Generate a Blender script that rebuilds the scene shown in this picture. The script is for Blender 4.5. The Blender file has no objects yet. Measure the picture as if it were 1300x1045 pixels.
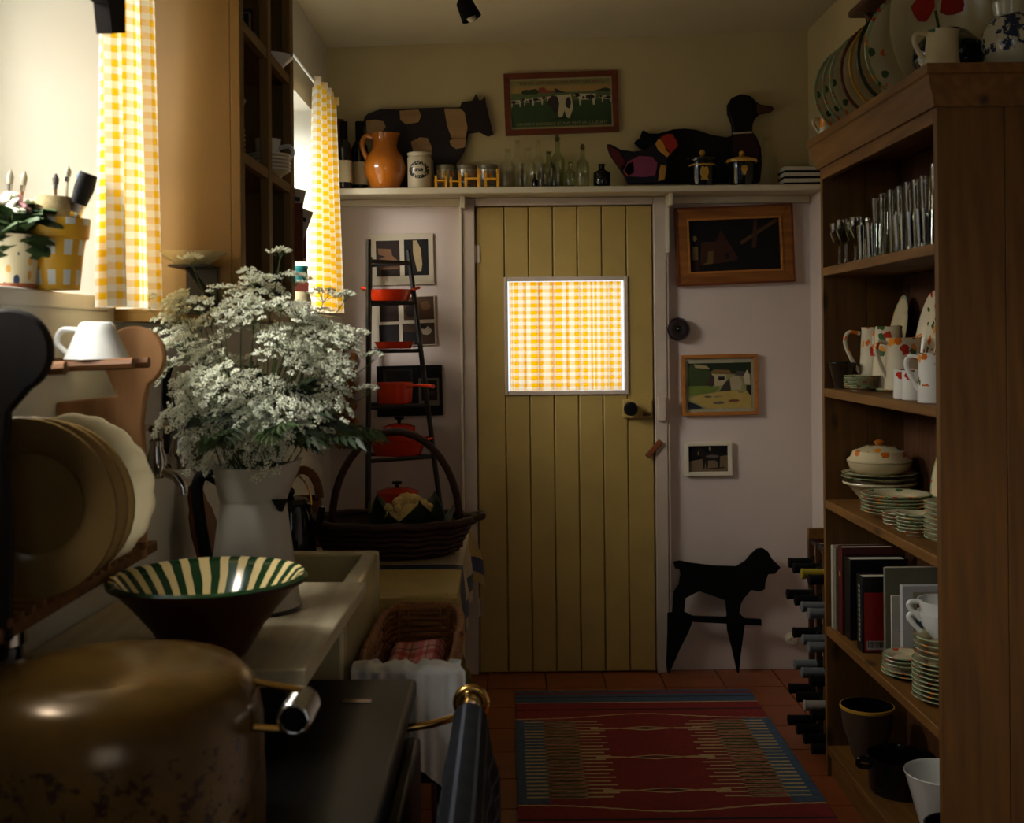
import bpy, bmesh, math, random
from mathutils import Vector, Matrix, Euler
random.seed(7)
R = math.radians
sc = bpy.context.scene
COL = sc.collection

# ------------------------------------------------------------------ camera
F = 1485.0; PX, PY = 645.0, 428.0; ROLL = 0.0095; CH = 1.43; D = 5.0
cd = bpy.data.cameras.new('camera'); cam = bpy.data.objects.new('camera', cd); COL.objects.link(cam)
cd.sensor_fit = 'HORIZONTAL'; cd.sensor_width = 36.0; cd.lens = F / 1300 * 36.0
cd.shift_x = (650 - PX) / 1300; cd.shift_y = -(522.5 - PY) / 1300
cd.clip_start = 0.05; cd.clip_end = 100
cam.matrix_world = Matrix.Translation((0, 0, CH)) @ Matrix.Rotation(R(90), 4, 'X') @ Matrix.Rotation(-ROLL, 4, 'Z')
cd.dof.use_dof = True; cd.dof.focus_distance = 3.9; cd.dof.aperture_fstop = 7.0
sc.camera = cam
# ------------------------------------------------------------------ world, daylight, exposure
wd = bpy.data.worlds.new('sky'); sc.world = wd; wd.use_nodes = True
bg = wd.node_tree.nodes['Background']; bg.inputs[0].default_value = (0.86, 0.94, 1.0, 1); bg.inputs[1].default_value = 1.3
def daylight(name, loc, rot, sx, sy, power, col=(1.0, 0.98, 0.93)):
    l = bpy.data.lights.new(name, 'AREA'); l.shape = 'RECTANGLE'; l.size = sx; l.size_y = sy; l.energy = power; l.color = col
    o = bpy.data.objects.new(name, l); COL.objects.link(o); o.location = loc; o.rotation_euler = rot
    return o
def aim(a, b): return (Vector(b) - Vector(a)).to_track_quat('-Z', 'Y').to_euler()
P1 = (-2.45, 1.0, 3.35); daylight('sky_by_sink_window', P1, aim(P1, (-0.6, 1.85, 1.6)), 1.9, 2.3, 560)
P4 = (-2.05, 0.75, 4.3); daylight('sky_above_sink_window', P4, aim(P4, (-0.6, 1.95, 1.3)), 1.1, 1.1, 330)
P2 = (-2.6, 3.15, 2.95); daylight('sky_by_table_window', P2, aim(P2, (-0.6, 3.95, 1.85)), 1.7, 1.5, 180)
P3 = (-2.6, 5.0, 2.9); daylight('sky_by_table_window', P3, aim(P3, (-0.55, 3.5, 1.5)), 1.7, 1.5, 60)
daylight('sky_behind_door', (0.24, 5.6, 1.5), (R(-90), 0, 0), 0.9, 0.9, 4.2, (1, 1, 1))
daylight('fill_behind_camera', (0.35, -1.95, 1.65), (R(90), 0, 0), 1.0, 1.1, 0.8)  # weak fill added from behind the camera, not a known window
vs = sc.view_settings; vs.view_transform = 'Standard'; vs.look = 'None'; vs.gamma = 1.0; vs.exposure = -0.1; vs.use_curve_mapping = False

# ------------------------------------------------------------------ pixel helpers (a pixel gives a direction only)
def uv_(x, y):
    dx, dy = x - PX, y - PY
    return dx - ROLL * dy, dy + ROLL * dx
def W(x, y, d):
    u, v = uv_(x, y); return Vector((u * d / F, d, CH - v * d / F))
def onZ(x, y, z):
    u, v = uv_(x, y); return W(x, y, (CH - z) * F / v)
def outline(pts, ox, oy, k, d, base):
    out = []
    for a, b in pts:
        p = W(ox + a / k, oy + b / k, d); out.append((p.x - base[0], p.z - base[2]))
    return out

# ------------------------------------------------------------------ materials
def C(h):
    h = h.lstrip('#'); r = []
    for i in (0, 2, 4):
        c = int(h[i:i + 2], 16) / 255
        r.append(c / 12.92 if c <= 0.04045 else ((c + 0.055) / 1.055) ** 2.4)
    return (r[0], r[1], r[2], 1)
class NT:
    def __init__(s, name):
        s.m = bpy.data.materials.new(name); s.m.use_nodes = True; s.t = s.m.node_tree
        s.b = s.t.nodes['Principled BSDF']; s.out = s.t.nodes['Material Output']
    def n(s, ty, **k):
        nd = s.t.nodes.new(ty)
        for a, v in k.items():
            if a.startswith('i_'):
                key = a[2:]; nd.inputs[int(key) if key.isdigit() else key].default_value = v
            else: setattr(nd, a, v)
        return nd
    def l(s, a, b): s.t.links.new(a, b)
    def coord(s, kind='Object', scale=(1, 1, 1)):
        tc = s.n('ShaderNodeTexCoord'); mp = s.n('ShaderNodeMapping'); mp.inputs['Scale'].default_value = scale
        s.l(tc.outputs[kind], mp.inputs[0]); return mp.outputs[0]
    def noise(s, co, scale, detail=4, rough=0.55):
        nz = s.n('ShaderNodeTexNoise'); nz.inputs['Scale'].default_value = scale; nz.inputs['Detail'].default_value = detail
        nz.inputs['Roughness'].default_value = rough; s.l(co, nz.inputs['Vector']); return nz.outputs['Fac']
    def ramp(s, fac, stops):
        r = s.n('ShaderNodeValToRGB'); e = r.color_ramp.elements
        while len(e) < len(stops): e.new(0.5)
        for i, (p, c) in enumerate(stops): e[i].position = p; e[i].color = c
        s.l(fac, r.inputs[0]); return r.outputs[0]
    def math(s, op, a, b=None):
        m = s.n('ShaderNodeMath', operation=op)
        for i, q in enumerate((a, b)):
            if q is None: continue
            if isinstance(q, (int, float)): m.inputs[i].default_value = q
            else: s.l(q, m.inputs[i])
        return m.outputs[0]
    def mix(s, fac, a, b):
        m = s.n('ShaderNodeMix', data_type='RGBA')
        for q, i in ((fac, 0), (a, 6), (b, 7)):
            if isinstance(q, (int, float, tuple)): m.inputs[i].default_value = q
            else: s.l(q, m.inputs[i])
        return m.outputs[2]
    def bump(s, h, strength=0.2, dist=0.01):
        b = s.n('ShaderNodeBump'); b.inputs['Strength'].default_value = strength; b.inputs['Distance'].default_value = dist
        s.l(h, b.inputs['Height']); s.l(b.outputs[0], s.b.inputs['Normal'])
def dk(c, k): return (c[0] * k, c[1] * k, c[2] * k, 1)
def plain(name, h, rough=0.5, metal=0.0, var=0.18, scale=12, bump=0.0, spec=0.5, coat=0.0):
    t = NT(name); c = C(h); f = t.noise(t.coord(), scale, 5)
    t.l(t.ramp(f, [(0.3, dk(c, 1 - var)), (0.7, dk(c, 1 + var * 0.6))]), t.b.inputs['Base Color'])
    t.b.inputs['Roughness'].default_value = rough; t.b.inputs['Metallic'].default_value = metal
    t.b.inputs['Specular IOR Level'].default_value = spec; t.b.inputs['Coat Weight'].default_value = coat
    if bump: t.bump(f, bump, 0.01)
    return t.m
def wood(name, h1, h2, axis='z', rough=0.5, scale=1.0, knots=True):
    t = NT(name); st = {'x': (1.2, 14, 14), 'y': (14, 1.2, 14), 'z': (14, 14, 1.2)}[axis]
    co = t.coord('Object', tuple(q * scale for q in st)); n1 = t.noise(co, 2.2, 6, 0.6)
    w = t.n('ShaderNodeTexWave', wave_type='BANDS', bands_direction='DIAGONAL'); w.inputs['Scale'].default_value = 1.1
    w.inputs['Distortion'].default_value = 5; w.inputs['Detail'].default_value = 2; t.l(co, w.inputs['Vector'])
    f = t.math('ADD', t.math('MULTIPLY', n1, 0.9), t.math('MULTIPLY', w.outputs['Fac'], 0.1))
    col = t.ramp(f, [(0.25, C(h1)), (0.75, C(h2))])
    if knots:
        kc = t.coord('Object', {'x': (4, 9, 9), 'y': (9, 4, 9), 'z': (9, 9, 4)}[axis])
        v = t.n('ShaderNodeTexVoronoi'); v.inputs['Scale'].default_value = 0.9; t.l(kc, v.inputs['Vector'])
        kf = t.ramp(v.outputs['Distance'], [(0.06, (1, 1, 1, 1)), (0.16, (0, 0, 0, 1))])
        col = t.mix(kf, col, dk(C(h1), 0.45))
    t.l(col, t.b.inputs['Base Color']); t.b.inputs['Roughness'].default_value = rough; t.b.inputs['Specular IOR Level'].default_value = 0.3; t.bump(f, 0.12, 0.004)
    return t.m
def gingham(name, yel, wht, nu, nv, trans=0.5):
    t = NT(name); tc = t.n('ShaderNodeTexCoord'); sp = t.n('ShaderNodeSeparateXYZ'); t.l(tc.outputs['UV'], sp.inputs[0])
    a = t.math('GREATER_THAN', t.math('FRACT', t.math('MULTIPLY', sp.outputs[0], nu)), 0.5)
    b = t.math('GREATER_THAN', t.math('FRACT', t.math('MULTIPLY', sp.outputs[1], nv)), 0.5)
    f = t.math('MULTIPLY', t.math('ADD', a, b), 0.5)
    col = t.mix(f, C(wht), C(yel)); t.l(col, t.b.inputs['Base Color']); t.b.inputs['Roughness'].default_value = 0.85
    t.b.inputs['Specular IOR Level'].default_value = 0.1
    tr = t.n('ShaderNodeBsdfTranslucent'); t.l(col, tr.inputs[0]); mx = t.n('ShaderNodeMixShader'); mx.inputs[0].default_value = trans
    t.l(t.b.outputs[0], mx.inputs[1]); t.l(tr.outputs[0], mx.inputs[2]); t.l(mx.outputs[0], t.out.inputs[0])
    return t.m
def glass(name, tint='ffffff', amount=0.12, rough=0.03):
    t = NT(name); tr = t.n('ShaderNodeBsdfTransparent'); tr.inputs[0].default_value = C(tint)
    gl = t.n('ShaderNodeBsdfGlossy'); gl.inputs['Roughness'].default_value = rough; lw = t.n('ShaderNodeLayerWeight'); lw.inputs[0].default_value = 0.25
    f = t.math('ADD', t.math('MULTIPLY', t.math('POWER', lw.outputs['Facing'], 2.0), 0.5), amount * 0.3)
    mx = t.n('ShaderNodeMixShader'); t.l(f, mx.inputs[0]); t.l(tr.outputs[0], mx.inputs[1]); t.l(gl.outputs[0], mx.inputs[2])
    t.l(mx.outputs[0], t.out.inputs[0]); return t.m
def china(name, base, lo=0.0, spots=True, density=26, thr=0.30):
    """glazed cream ware with hand-painted poppy sprigs (paint, above local height lo)"""
    t = NT(name); co = t.coord('Object'); nz = t.n('ShaderNodeTexNoise'); nz.inputs['Scale'].default_value = 45; t.l(co, nz.inputs['Vector']); va = t.n('ShaderNodeVectorMath', operation='MULTIPLY_ADD'); t.l(nz.outputs['Color'], va.inputs[0]); va.inputs[1].default_value = (0.022, 0.022, 0.022); t.l(co, va.inputs[2])
    v = t.n('ShaderNodeTexVoronoi'); v.inputs['Scale'].default_value = density; t.l(va.outputs[0], v.inputs['Vector'])
    pick = t.n('ShaderNodeSeparateColor'); t.l(v.outputs['Color'], pick.inputs[0])
    paint = t.ramp(pick.outputs[0], [(0.0, C('c8641a')), (0.35, C('b5301c')), (0.55, C('d98a2b')), (0.7, C('3d5c33'))])
    paint.node.color_ramp.interpolation = 'CONSTANT'
    blob = t.math('LESS_THAN', v.outputs['Distance'], 0.40)
    on = t.math('GREATER_THAN', pick.outputs[1], thr)
    sp = t.n('ShaderNodeSeparateXYZ'); t.l(co, sp.inputs[0]); up = t.math('GREATER_THAN', sp.outputs[2], lo)
    f = t.math('MULTIPLY', t.math('MULTIPLY', blob, on), up)
    t.l(t.mix(f, C(base), paint), t.b.inputs['Base Color']); t.b.inputs['Roughness'].default_value = 0.22
    return t.m
M = {}
M['wall'] = plain('wall_paint', 'cdbdb2', 0.9, var=0.06, scale=3, bump=0.05)
M['wall_up'] = plain('upper_wall_paint', 'bfae80', 0.9, var=0.06, scale=3, bump=0.05)
M['wall_l'] = plain('left_wall_paint', 'dad9ce', 0.9, var=0.05, scale=4, bump=0.08)
M['ceil'] = plain('ceiling_paint', 'c9bd9c', 0.9, var=0.05, scale=3)
M['trim'] = plain('trim_paint', 'b9a997', 0.6, var=0.08, scale=10)
M['shelfpaint'] = plain('shelf_paint', 'c2b69a', 0.55, var=0.06, scale=10)
M['door'] = plain('mustard_door_paint', 'a88d4a', 0.5, var=0.10, scale=6, bump=0.04)
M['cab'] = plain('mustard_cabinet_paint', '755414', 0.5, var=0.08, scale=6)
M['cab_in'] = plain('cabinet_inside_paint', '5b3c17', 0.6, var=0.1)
M['grout'] = plain('grout', '2e1c12', 0.9)
M['tile'] = plain('quarry_tile', '8a4a26', 0.38, var=0.22, scale=7, bump=0.05)
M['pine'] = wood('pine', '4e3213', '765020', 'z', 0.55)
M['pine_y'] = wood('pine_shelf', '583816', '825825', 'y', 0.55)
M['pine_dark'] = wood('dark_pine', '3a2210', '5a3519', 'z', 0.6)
M['darkwood_and_shade'] = wood('dark_wood_and_shade', '0f0a07', '1e130a', 'z', 0.75, knots=False)  # also colours in the shade on the near plate rack panel
M['frame_dark'] = wood('red_brown_frame', '54240f', '7c3a18', 'x', 0.4, knots=False)
M['frame_oak'] = wood('oak_frame', '6e3f15', '9a6124', 'x', 0.4, knots=False)
M['frame_light'] = wood('honey_frame', '8d5520', 'b97a34', 'x', 0.4, knots=False)
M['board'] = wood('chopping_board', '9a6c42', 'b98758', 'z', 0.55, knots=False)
M['board_brown'] = wood('bread_board', '4e2a12', '75431d', 'z', 0.55, knots=False)
M['drainer'] = wood('drainer_wood', 'a89878', 'cfc3a3', 'y', 0.5, knots=False)
M['rackwood'] = wood('rack_wood', '5f3b1c', '87592c', 'x', 0.6, knots=False)
M['black'] = plain('black_paint', '070606', 0.7, var=0.2, spec=0.15)
M['blackiron'] = plain('black_iron', '121012', 0.45, var=0.2)
M['blackgloss'] = plain('black_gloss', '0b0a0b', 0.12, var=0.1)
M['enamel_black'] = plain('range_enamel', '080707', 0.42, var=0.2, spec=0.25)
M['white_glaze'] = plain('white_glaze', 'd9d8d0', 0.18, var=0.04)
M['cream_glaze'] = plain('cream_glaze', 'c4b48c', 0.2, var=0.08)
M['plate_glaze'] = plain('old_plate_glaze', '765c34', 0.22, var=0.10)
M['sink'] = plain('fireclay', 'b9ae84', 0.2, var=0.08)
M['jug_enamel'] = plain('jug_enamel', 'b2ac9c', 0.3, var=0.06)
M['orange_jug'] = plain('amber_glaze', 'b0641a', 0.12, var=0.22, scale=9, coat=0.4)
M['stoneware'] = plain('stoneware', 'b8ac92', 0.25, var=0.06)
M['gold'] = plain('gold_paint', 'b58a2e', 0.35, var=0.1)
M['yellow_paint'] = plain('yellow_toy_paint', 'd79a17', 0.4, var=0.1)
M['tin'] = plain('pale_tin', 'a09a86', 0.35, metal=0.6, var=0.25, scale=40)
M['red_enamel'] = plain('volcanic_orange_enamel', 'c8340f', 0.2, var=0.14, scale=10)
M['red_enamel_in'] = plain('pan_inside', 'd68e4a', 0.3, var=0.1)
M['chrome'] = plain('chrome', 'b8b6b0', 0.14, metal=1.0, var=0.05)
M['brass'] = plain('brass', 'b98f4a', 0.25, metal=1.0, var=0.15)
M['lid'] = None
M['wicker'] = wood('wicker', '5f3312', '9b6228', 'x', 0.6, 2.5, knots=False)
M['wicker_dark'] = wood('dark_wicker', '23130c', '45261a', 'x', 0.6, 2.5, knots=False)
M['leaf'] = plain('leaf', '40552c', 0.55, var=0.35, scale=30)
M['leaf_dark'] = plain('dark_leaf', '26331a', 0.6, var=0.35, scale=30)
M['stem'] = plain('stem', '4a5c2c', 0.6, var=0.2)
M['floret'] = plain('white_floret', 'e4e6cf', 0.8, var=0.08, scale=60)
M['pinkflower'] = plain('pink_petal', 'c98f97', 0.7, var=0.2, scale=40)
M['caulif'] = plain('cauliflower_curd', 'cfae6a', 0.8, var=0.2, scale=60, bump=0.6)
M['win_white'] = plain('window_paint', 'd8d6cc', 0.5, var=0.04)
M['pane'] = glass('window_pane', 'ffffff', 0.05)
M['clear'] = glass('clear_glass', 'fafbf4', 0.16)
M['green_glass'] = glass('green_tinted_glass', 'e2e8d4', 0.16)
M['dark_glass'] = plain('dark_bottle_glass', '0c0f0a', 0.08, var=0.1, coat=0.3)
M['paper'] = plain('paper_label', 'c8b892', 0.8, var=0.08)
M['card'] = plain('cream_card', 'bdb199', 0.8, var=0.05)
M['cream'] = plain('cream_paint', 'd0c6ae', 0.6, var=0.05)
M['ging1'] = gingham('gingham_sink_curtain', 'f4c21a', 'fbf8ec', 16, 33, 0.55)
M['ging2'] = gingham('gingham_table_curtain', 'f4c21a', 'fbf8ec', 16, 26, 0.5)
M['ging3'] = gingham('gingham_door_curtain', 'ffbe00', 'fff6dc', 22, 15, 0.65)
M['foil'] = plain('bluegrey_foil', '6f7476', 0.45, metal=0.2, var=0.15)
M['foil_y'] = plain('yellow_foil', '9c8b1e', 0.4, metal=0.3, var=0.15)
M['foil_w'] = plain('pale_foil', 'b3ada0', 0.35, metal=0.3)
M['rimgreen'] = china('china_rim', '8f9f78', -9, density=60)
M['china'] = china('poppy_china', 'ccc0a2', 0.105, density=30)
M['china_w'] = china('poppy_white_china', 'dcd8cc', 0.042, density=38)
M['sprig'] = china('sprigged_flange', 'c0b490', -9, density=34, thr=0.72)
M['clay'] = plain('terracotta', '8c4a26', 0.7, var=0.15)
M['blue_vase'] = None

def mk_special():
    t = NT('tarnished_lid_metal'); f = t.noise(t.coord(), 9, 6); sp = t.n('ShaderNodeSeparateXYZ'); t.l(t.coord(), sp.inputs[0])
    f2 = t.noise(t.coord(), 55, 5, 0.7); pit = t.math('MULTIPLY', t.math('GREATER_THAN', f2, 0.55), t.math('LESS_THAN', sp.outputs[2], 0.17))
    c = t.ramp(f, [(0.3, C('4c3512')), (0.7, C('745420'))]); t.l(t.mix(pit, c, C('3a200f')), t.b.inputs['Base Color'])
    t.b.inputs['Roughness'].default_value = 0.24; t.b.inputs['Metallic'].default_value = 0.25; t.bump(f2, 0.05, 0.003); M['lid'] = t.m
    t = NT('blue_and_white_glaze'); co = t.coord(); n1 = t.noise(co, 28, 5, 0.65); sp = t.n('ShaderNodeSeparateXYZ'); t.l(co, sp.inputs[0])
    band = t.math('MULTIPLY', t.math('GREATER_THAN', sp.outputs[2], 0.04), t.math('LESS_THAN', sp.outputs[2], 0.135))
    t.l(t.mix(t.math('MULTIPLY', t.math('GREATER_THAN', n1, 0.52), band), C('b9b49c'), C('1b2748')), t.b.inputs['Base Color'])
    t.b.inputs['Roughness'].default_value = 0.15; M['blue_vase'] = t.m
    t = NT('dark_speckled_glaze'); n1 = t.noise(t.coord(), 60, 3); t.l(t.mix(t.math('GREATER_THAN', n1, 0.63), C('07080d'), C('4f6a72')), t.b.inputs['Base Color'])
    t.b.inputs['Roughness'].default_value = 0.12; M['speckle'] = t.m
    # painted pot with yellow / white checks
    t = NT('checked_pot_paint'); co = t.coord(); sp = t.n('ShaderNodeSeparateXYZ'); t.l(co, sp.inputs[0])
    an = t.math('ARCTAN2', sp.outputs[1], sp.outputs[0]); a = t.math('GREATER_THAN', t.math('FRACT', t.math('MULTIPLY', an, 1.6)), 0.5)
    b = t.math('GREATER_THAN', t.math('FRACT', t.math('ADD', t.math('MULTIPLY', sp.outputs[2], 20.5), 0.35)), 0.5)
    t.l(t.mix(t.math('MULTIPLY', a, b), C('dba51f'), C('d5d8d2')), t.b.inputs['Base Color']); t.b.inputs['Roughness'].default_value = 0.5; M['check_pot'] = t.m
    t = NT('flowered_pot_glaze'); co = t.coord('Object', (1, 1, 0.55)); v = t.n('ShaderNodeTexVoronoi'); v.inputs['Scale'].default_value = 75; t.l(co, v.inputs['Vector'])
    pk = t.n('ShaderNodeSeparateColor'); t.l(v.outputs['Color'], pk.inputs[0])
    p = t.ramp(pk.outputs[0], [(0, C('b0402a')), (0.3, C('33502e')), (0.6, C('2c3a55')), (0.8, C('c9912c'))]); p.node.color_ramp.interpolation = 'CONSTANT'
    f = t.math('MULTIPLY', t.math('LESS_THAN', v.outputs['Distance'], 0.36), t.math('GREATER_THAN', pk.outputs[1], 0.35))
    t.l(t.mix(f, C('cdbf9c'), p), t.b.inputs['Base Color']); t.b.inputs['Roughness'].default_value = 0.3; M['flower_pot'] = t.m
    # stoneware with printed oval trade mark on its front
    t = NT('printed_stoneware'); co = t.coord(); sp = t.n('ShaderNodeSeparateXYZ'); t.l(co, sp.inputs[0])
    ex = t.math('DIVIDE', sp.outputs[0], 0.042); ez = t.math('DIVIDE', t.math('SUBTRACT', sp.outputs[2], 0.075), 0.036)
    rr = t.math('SQRT', t.math('ADD', t.math('MULTIPLY', ex, ex), t.math('MULTIPLY', ez, ez)))
    ring = t.math('MULTIPLY', t.math('LESS_THAN', rr, 1.0), t.math('GREATER_THAN', rr, 0.62))
    inner = t.math('MULTIPLY', t.math('LESS_THAN', rr, 0.42), t.math('LESS_THAN', t.math('ABSOLUTE', ez), 0.18))
    n = t.math('GREATER_THAN', t.noise(co, 160, 2), 0.42)
    f = t.math('MULTIPLY', t.math('MULTIPLY', t.math('MAXIMUM', ring, inner), n), t.math('LESS_THAN', sp.outputs[1], 0))
    t.l(t.mix(f, C('b8ac92'), C('2c2a28')), t.b.inputs['Base Color']); t.b.inputs['Roughness'].default_value = 0.25; M['print_jar'] = t.m
    # slipware bowl inside: cream with dark green stripes round the rim
    t = NT('striped_slipware'); co = t.coord(); sp = t.n('ShaderNodeSeparateXYZ'); t.l(co, sp.inputs[0])
    an = t.math('ARCTAN2', sp.outputs[1], sp.outputs[0]); wob = t.math('MULTIPLY', t.noise(co, 14, 2), 0.5)
    a = t.math('GREATER_THAN', t.math('FRACT', t.math('ADD', t.math('MULTIPLY', an, 4.3), wob)), 0.48)
    t.l(t.mix(a, C('c9b27c'), C('16331a')), t.b.inputs['Base Color']); t.b.inputs['Roughness'].default_value = 0.12; M['slip'] = t.m
    # striped cloths
    def stripes(name, base, bands, axis=0, check=False, scale=1.0):
        t = NT(name); tc = t.n('ShaderNodeTexCoord'); sp = t.n('ShaderNodeSeparateXYZ'); t.l(tc.outputs['UV'], sp.inputs[0]); col = C(base)
        for ax in ((0, 1) if check else (axis,)):
            for freq, lo, hi, h in bands:
                fr = t.math('FRACT', t.math('MULTIPLY', sp.outputs[ax], freq)); f = t.math('MULTIPLY', t.math('GREATER_THAN', fr, lo), t.math('LESS_THAN', fr, hi))
                if check: f = t.math('MULTIPLY', f, 0.6)
                col = t.mix(f, col, C(h))
        t.l(col, t.b.inputs['Base Color']); t.b.inputs['Roughness'].default_value = 0.9; t.b.inputs['Specular IOR Level'].default_value = 0.15; return t.m
    M['towel'] = stripes('striped_towel', '0d0e12', [(24, 0.62, 0.82, '3c3f46')], 1)
    M['redcheck'] = stripes('red_check_cloth', 'c98f86', [(4, 0.1, 0.4, 'a3252b'), (4, 0.62, 0.70, '2a1a22')], check=True)
mk_special()
M['whitecloth'] = plain('white_cloth', 'dcdcd8', 0.9, var=0.05, bump=0.2, scale=40)
M['oil_y'] = plain('yellow_oilcloth', 'a8904a', 0.5, var=0.1)
M['oil_pale'] = plain('pale_oilcloth', 'b3a283', 0.5, var=0.08)
M['oil_blue'] = plain('blue_oilcloth_band', '2a3350', 0.5, var=0.1)
M['rug_red'] = plain('rug_red_wool', '82201e', 0.95, var=0.2, scale=70, bump=0.3)
M['rug_blue'] = plain('rug_blue_wool', '3f566e', 0.95, var=0.25, scale=70, bump=0.3)
M['rug_cream'] = plain('rug_cream_wool', 'bfa878', 0.95, var=0.2, scale=70, bump=0.3)
M['rug_dark'] = plain('rug_dark_wool', '1f1d28', 0.95, var=0.2, scale=70)
def flat(h, rough=0.7): 
    k = 'c_' + h
    if k not in M: M[k] = plain('colour_' + h, h, rough, var=0.08, scale=30, spec=0.5 if rough < 0.5 else 0.2)
    return M[k]

# ------------------------------------------------------------------ mesh builder
class MB:
    def __init__(s): s.v = []; s.f = []; s.m = []; s.uv = {}
    def face(s, idx, mi=0, uv=None):
        if uv: s.uv[len(s.f)] = uv
        s.f.append(idx); s.m.append(mi)
    def box(s, x0, x1, y0, y1, z0, z1, mi=0, M4=None):
        b = len(s.v); c = [(x0, y0, z0), (x1, y0, z0), (x1, y1, z0), (x0, y1, z0), (x0, y0, z1), (x1, y0, z1), (x1, y1, z1), (x0, y1, z1)]
        s.v += [tuple(M4 @ Vector(p)) for p in c] if M4 else c
        for q in ((0, 3, 2, 1), (4, 5, 6, 7), (0, 1, 5, 4), (1, 2, 6, 5), (2, 3, 7, 6), (3, 0, 4, 7)): s.face([b + i for i in q], mi)
        return s
    def lathe(s, prof, c=(0, 0, 0), n=24, mi=0, mats=None, M4=None, sx=1.0, sy=1.0):
        rings = []
        for r, z in prof:
            b = len(s.v)
            if r < 1e-6: pts = [(0, 0, z)]
            else: pts = [(r * sx * math.cos(2 * math.pi * k / n), r * sy * math.sin(2 * math.pi * k / n), z) for k in range(n)]
            for p in pts:
                q = Vector(p)
                if M4: q = M4 @ q
                s.v.append((q.x + c[0], q.y + c[1], q.z + c[2]))
            rings.append((b, len(pts)))
        for i in range(len(rings) - 1):
            (a, na), (b, nb) = rings[i], rings[i + 1]; mm = mats[i] if mats else mi
            for k in range(n):
                k2 = (k + 1) % n
                if na == 1 and nb == 1: continue
                if na == 1: s.face([a, b + k2, b + k], mm)
                elif nb == 1: s.face([a + k, a + k2, b], mm)
                else: s.face([a + k, a + k2, b + k2, b + k], mm)
        return s
    def tube(s, pts, r, n=8, mi=0, cap=True, flat=1.0):
        pts = [Vector(p) for p in pts]; rs = r if isinstance(r, (list, tuple)) else [r] * len(pts); rings = []; prev = None
        for i, p in enumerate(pts):
            t = (pts[min(i + 1, len(pts) - 1)] - pts[max(i - 1, 0)]).normalized()
            if prev is None:
                a = Vector((0, 0, 1)) if abs(t.z) < 0.9 else Vector((1, 0, 0)); nx = t.cross(a).normalized()
            else: nx = (prev - t * prev.dot(t)).normalized()
            prev = nx; ny = t.cross(nx); b = len(s.v)
            for k in range(n):
                q = 2 * math.pi * k / n; w = p + nx * math.cos(q) * rs[i] + ny * math.sin(q) * rs[i] * flat; s.v.append(tuple(w))
            rings.append(b)
        for a, b in zip(rings, rings[1:]):
            for k in range(n): k2 = (k + 1) % n; s.face([a + k, a + k2, b + k2, b + k], mi)
        if cap: s.face([rings[0] + k for k in range(n)][::-1], mi); s.face([rings[-1] + k for k in range(n)], mi)
        return s
    def prism(s, poly, y0, y1, mi=0, M4=None):
        """outline in x,z extruded along y"""
        b = len(s.v); n = len(poly)
        for y in (y0, y1):
            for x, z in poly: q = Vector((x, y, z)); q = M4 @ q if M4 else q; s.v.append(tuple(q))
        s.face([b + i for i in range(n)], mi); s.face([b + n + i for i in range(n)][::-1], mi)
        for i in range(n): j = (i + 1) % n; s.face([b + i, b + n + i, b + n + j, b + j], mi)
        return s
    def sphere(s, c, r, nu=10, nv=6, mi=0, sx=1, sy=1, sz=1):
        pr = [(r * math.sin(math.pi * i / nv) if 0 < i < nv else 0, -r * math.cos(math.pi * i / nv) * sz) for i in range(nv + 1)]
        return s.lathe(pr, c, nu, mi, sx=sx, sy=sy)
    def grid(s, fn, nu, nv, mi=0, cl=False):
        b = len(s.v)
        for j in range(nv + 1):
            for i in range(nu + 1): s.v.append(tuple(fn(i / nu, j / nv)))
        for j in range(nv):
            for i in range(nu):
                a = b + j * (nu + 1) + i
                s.face([a, a + 1, a + nu + 2, a + nu + 1], mi if not callable(mi) else mi(i / nu, j / nv),
                       [(i / nu, j / nv), ((i + 1) / nu, j / nv), ((i + 1) / nu, (j + 1) / nv), (i / nu, (j + 1) / nv)])
        return s
    def mesh(s, name, mats, smooth=40, recalc=True):
        me = bpy.data.meshes.new(name); me.from_pydata(s.v, [], s.f)
        for m in mats: me.materials.append(M[m] if isinstance(m, str) else m)
        for p, mi in zip(me.polygons, s.m): p.material_index = mi
        if s.uv:
            ul = me.uv_layers.new(name='UVMap')
            for fi, q in s.uv.items():
                for li, w in zip(me.polygons[fi].loop_indices, q): ul.data[li].uv = w
        if recalc:
            bm = bmesh.new(); bm.from_mesh(me); bmesh.ops.recalc_face_normals(bm, faces=bm.faces); bm.to_mesh(me); bm.free()
        if smooth:
            me.shade_smooth(); me.set_sharp_from_angle(angle=R(smooth))
        me.update(); return me
    def build(s, name, mats, parent=None, smooth=40, bevel=0, loc=None, rot=None):
        if isinstance(mats, (str, bpy.types.Material)): mats = [mats]
        o = bpy.data.objects.new(name, s.mesh(name, mats, smooth)); COL.objects.link(o)
        if parent: o.parent = parent
        if loc is not None: o.location = loc
        if rot is not None: o.rotation_euler = rot
        if bevel:
            bv = o.modifiers.new('bevel', 'BEVEL'); bv.width = bevel; bv.segments = 2; bv.limit_method = 'ANGLE'; bv.angle_limit = R(40)
        return o
def curve(pts, k=4):
    pts = [Vector(p) for p in pts]; out = []
    for i in range(len(pts) - 1):
        a, b, c, d = pts[max(i - 1, 0)], pts[i], pts[i + 1], pts[min(i + 2, len(pts) - 1)]
        for j in range(k):
            t = j / k; out.append(0.5 * ((2 * b) + (c - a) * t + (2 * a - 5 * b + 4 * c - d) * t * t + (3 * b - a - 3 * c + d) * t ** 3))
    return out + [pts[-1]]
def tag(o, label, cat, group=None):
    o['label'] = label; o['category'] = cat
    if group: o['group'] = group
    return o
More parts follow.
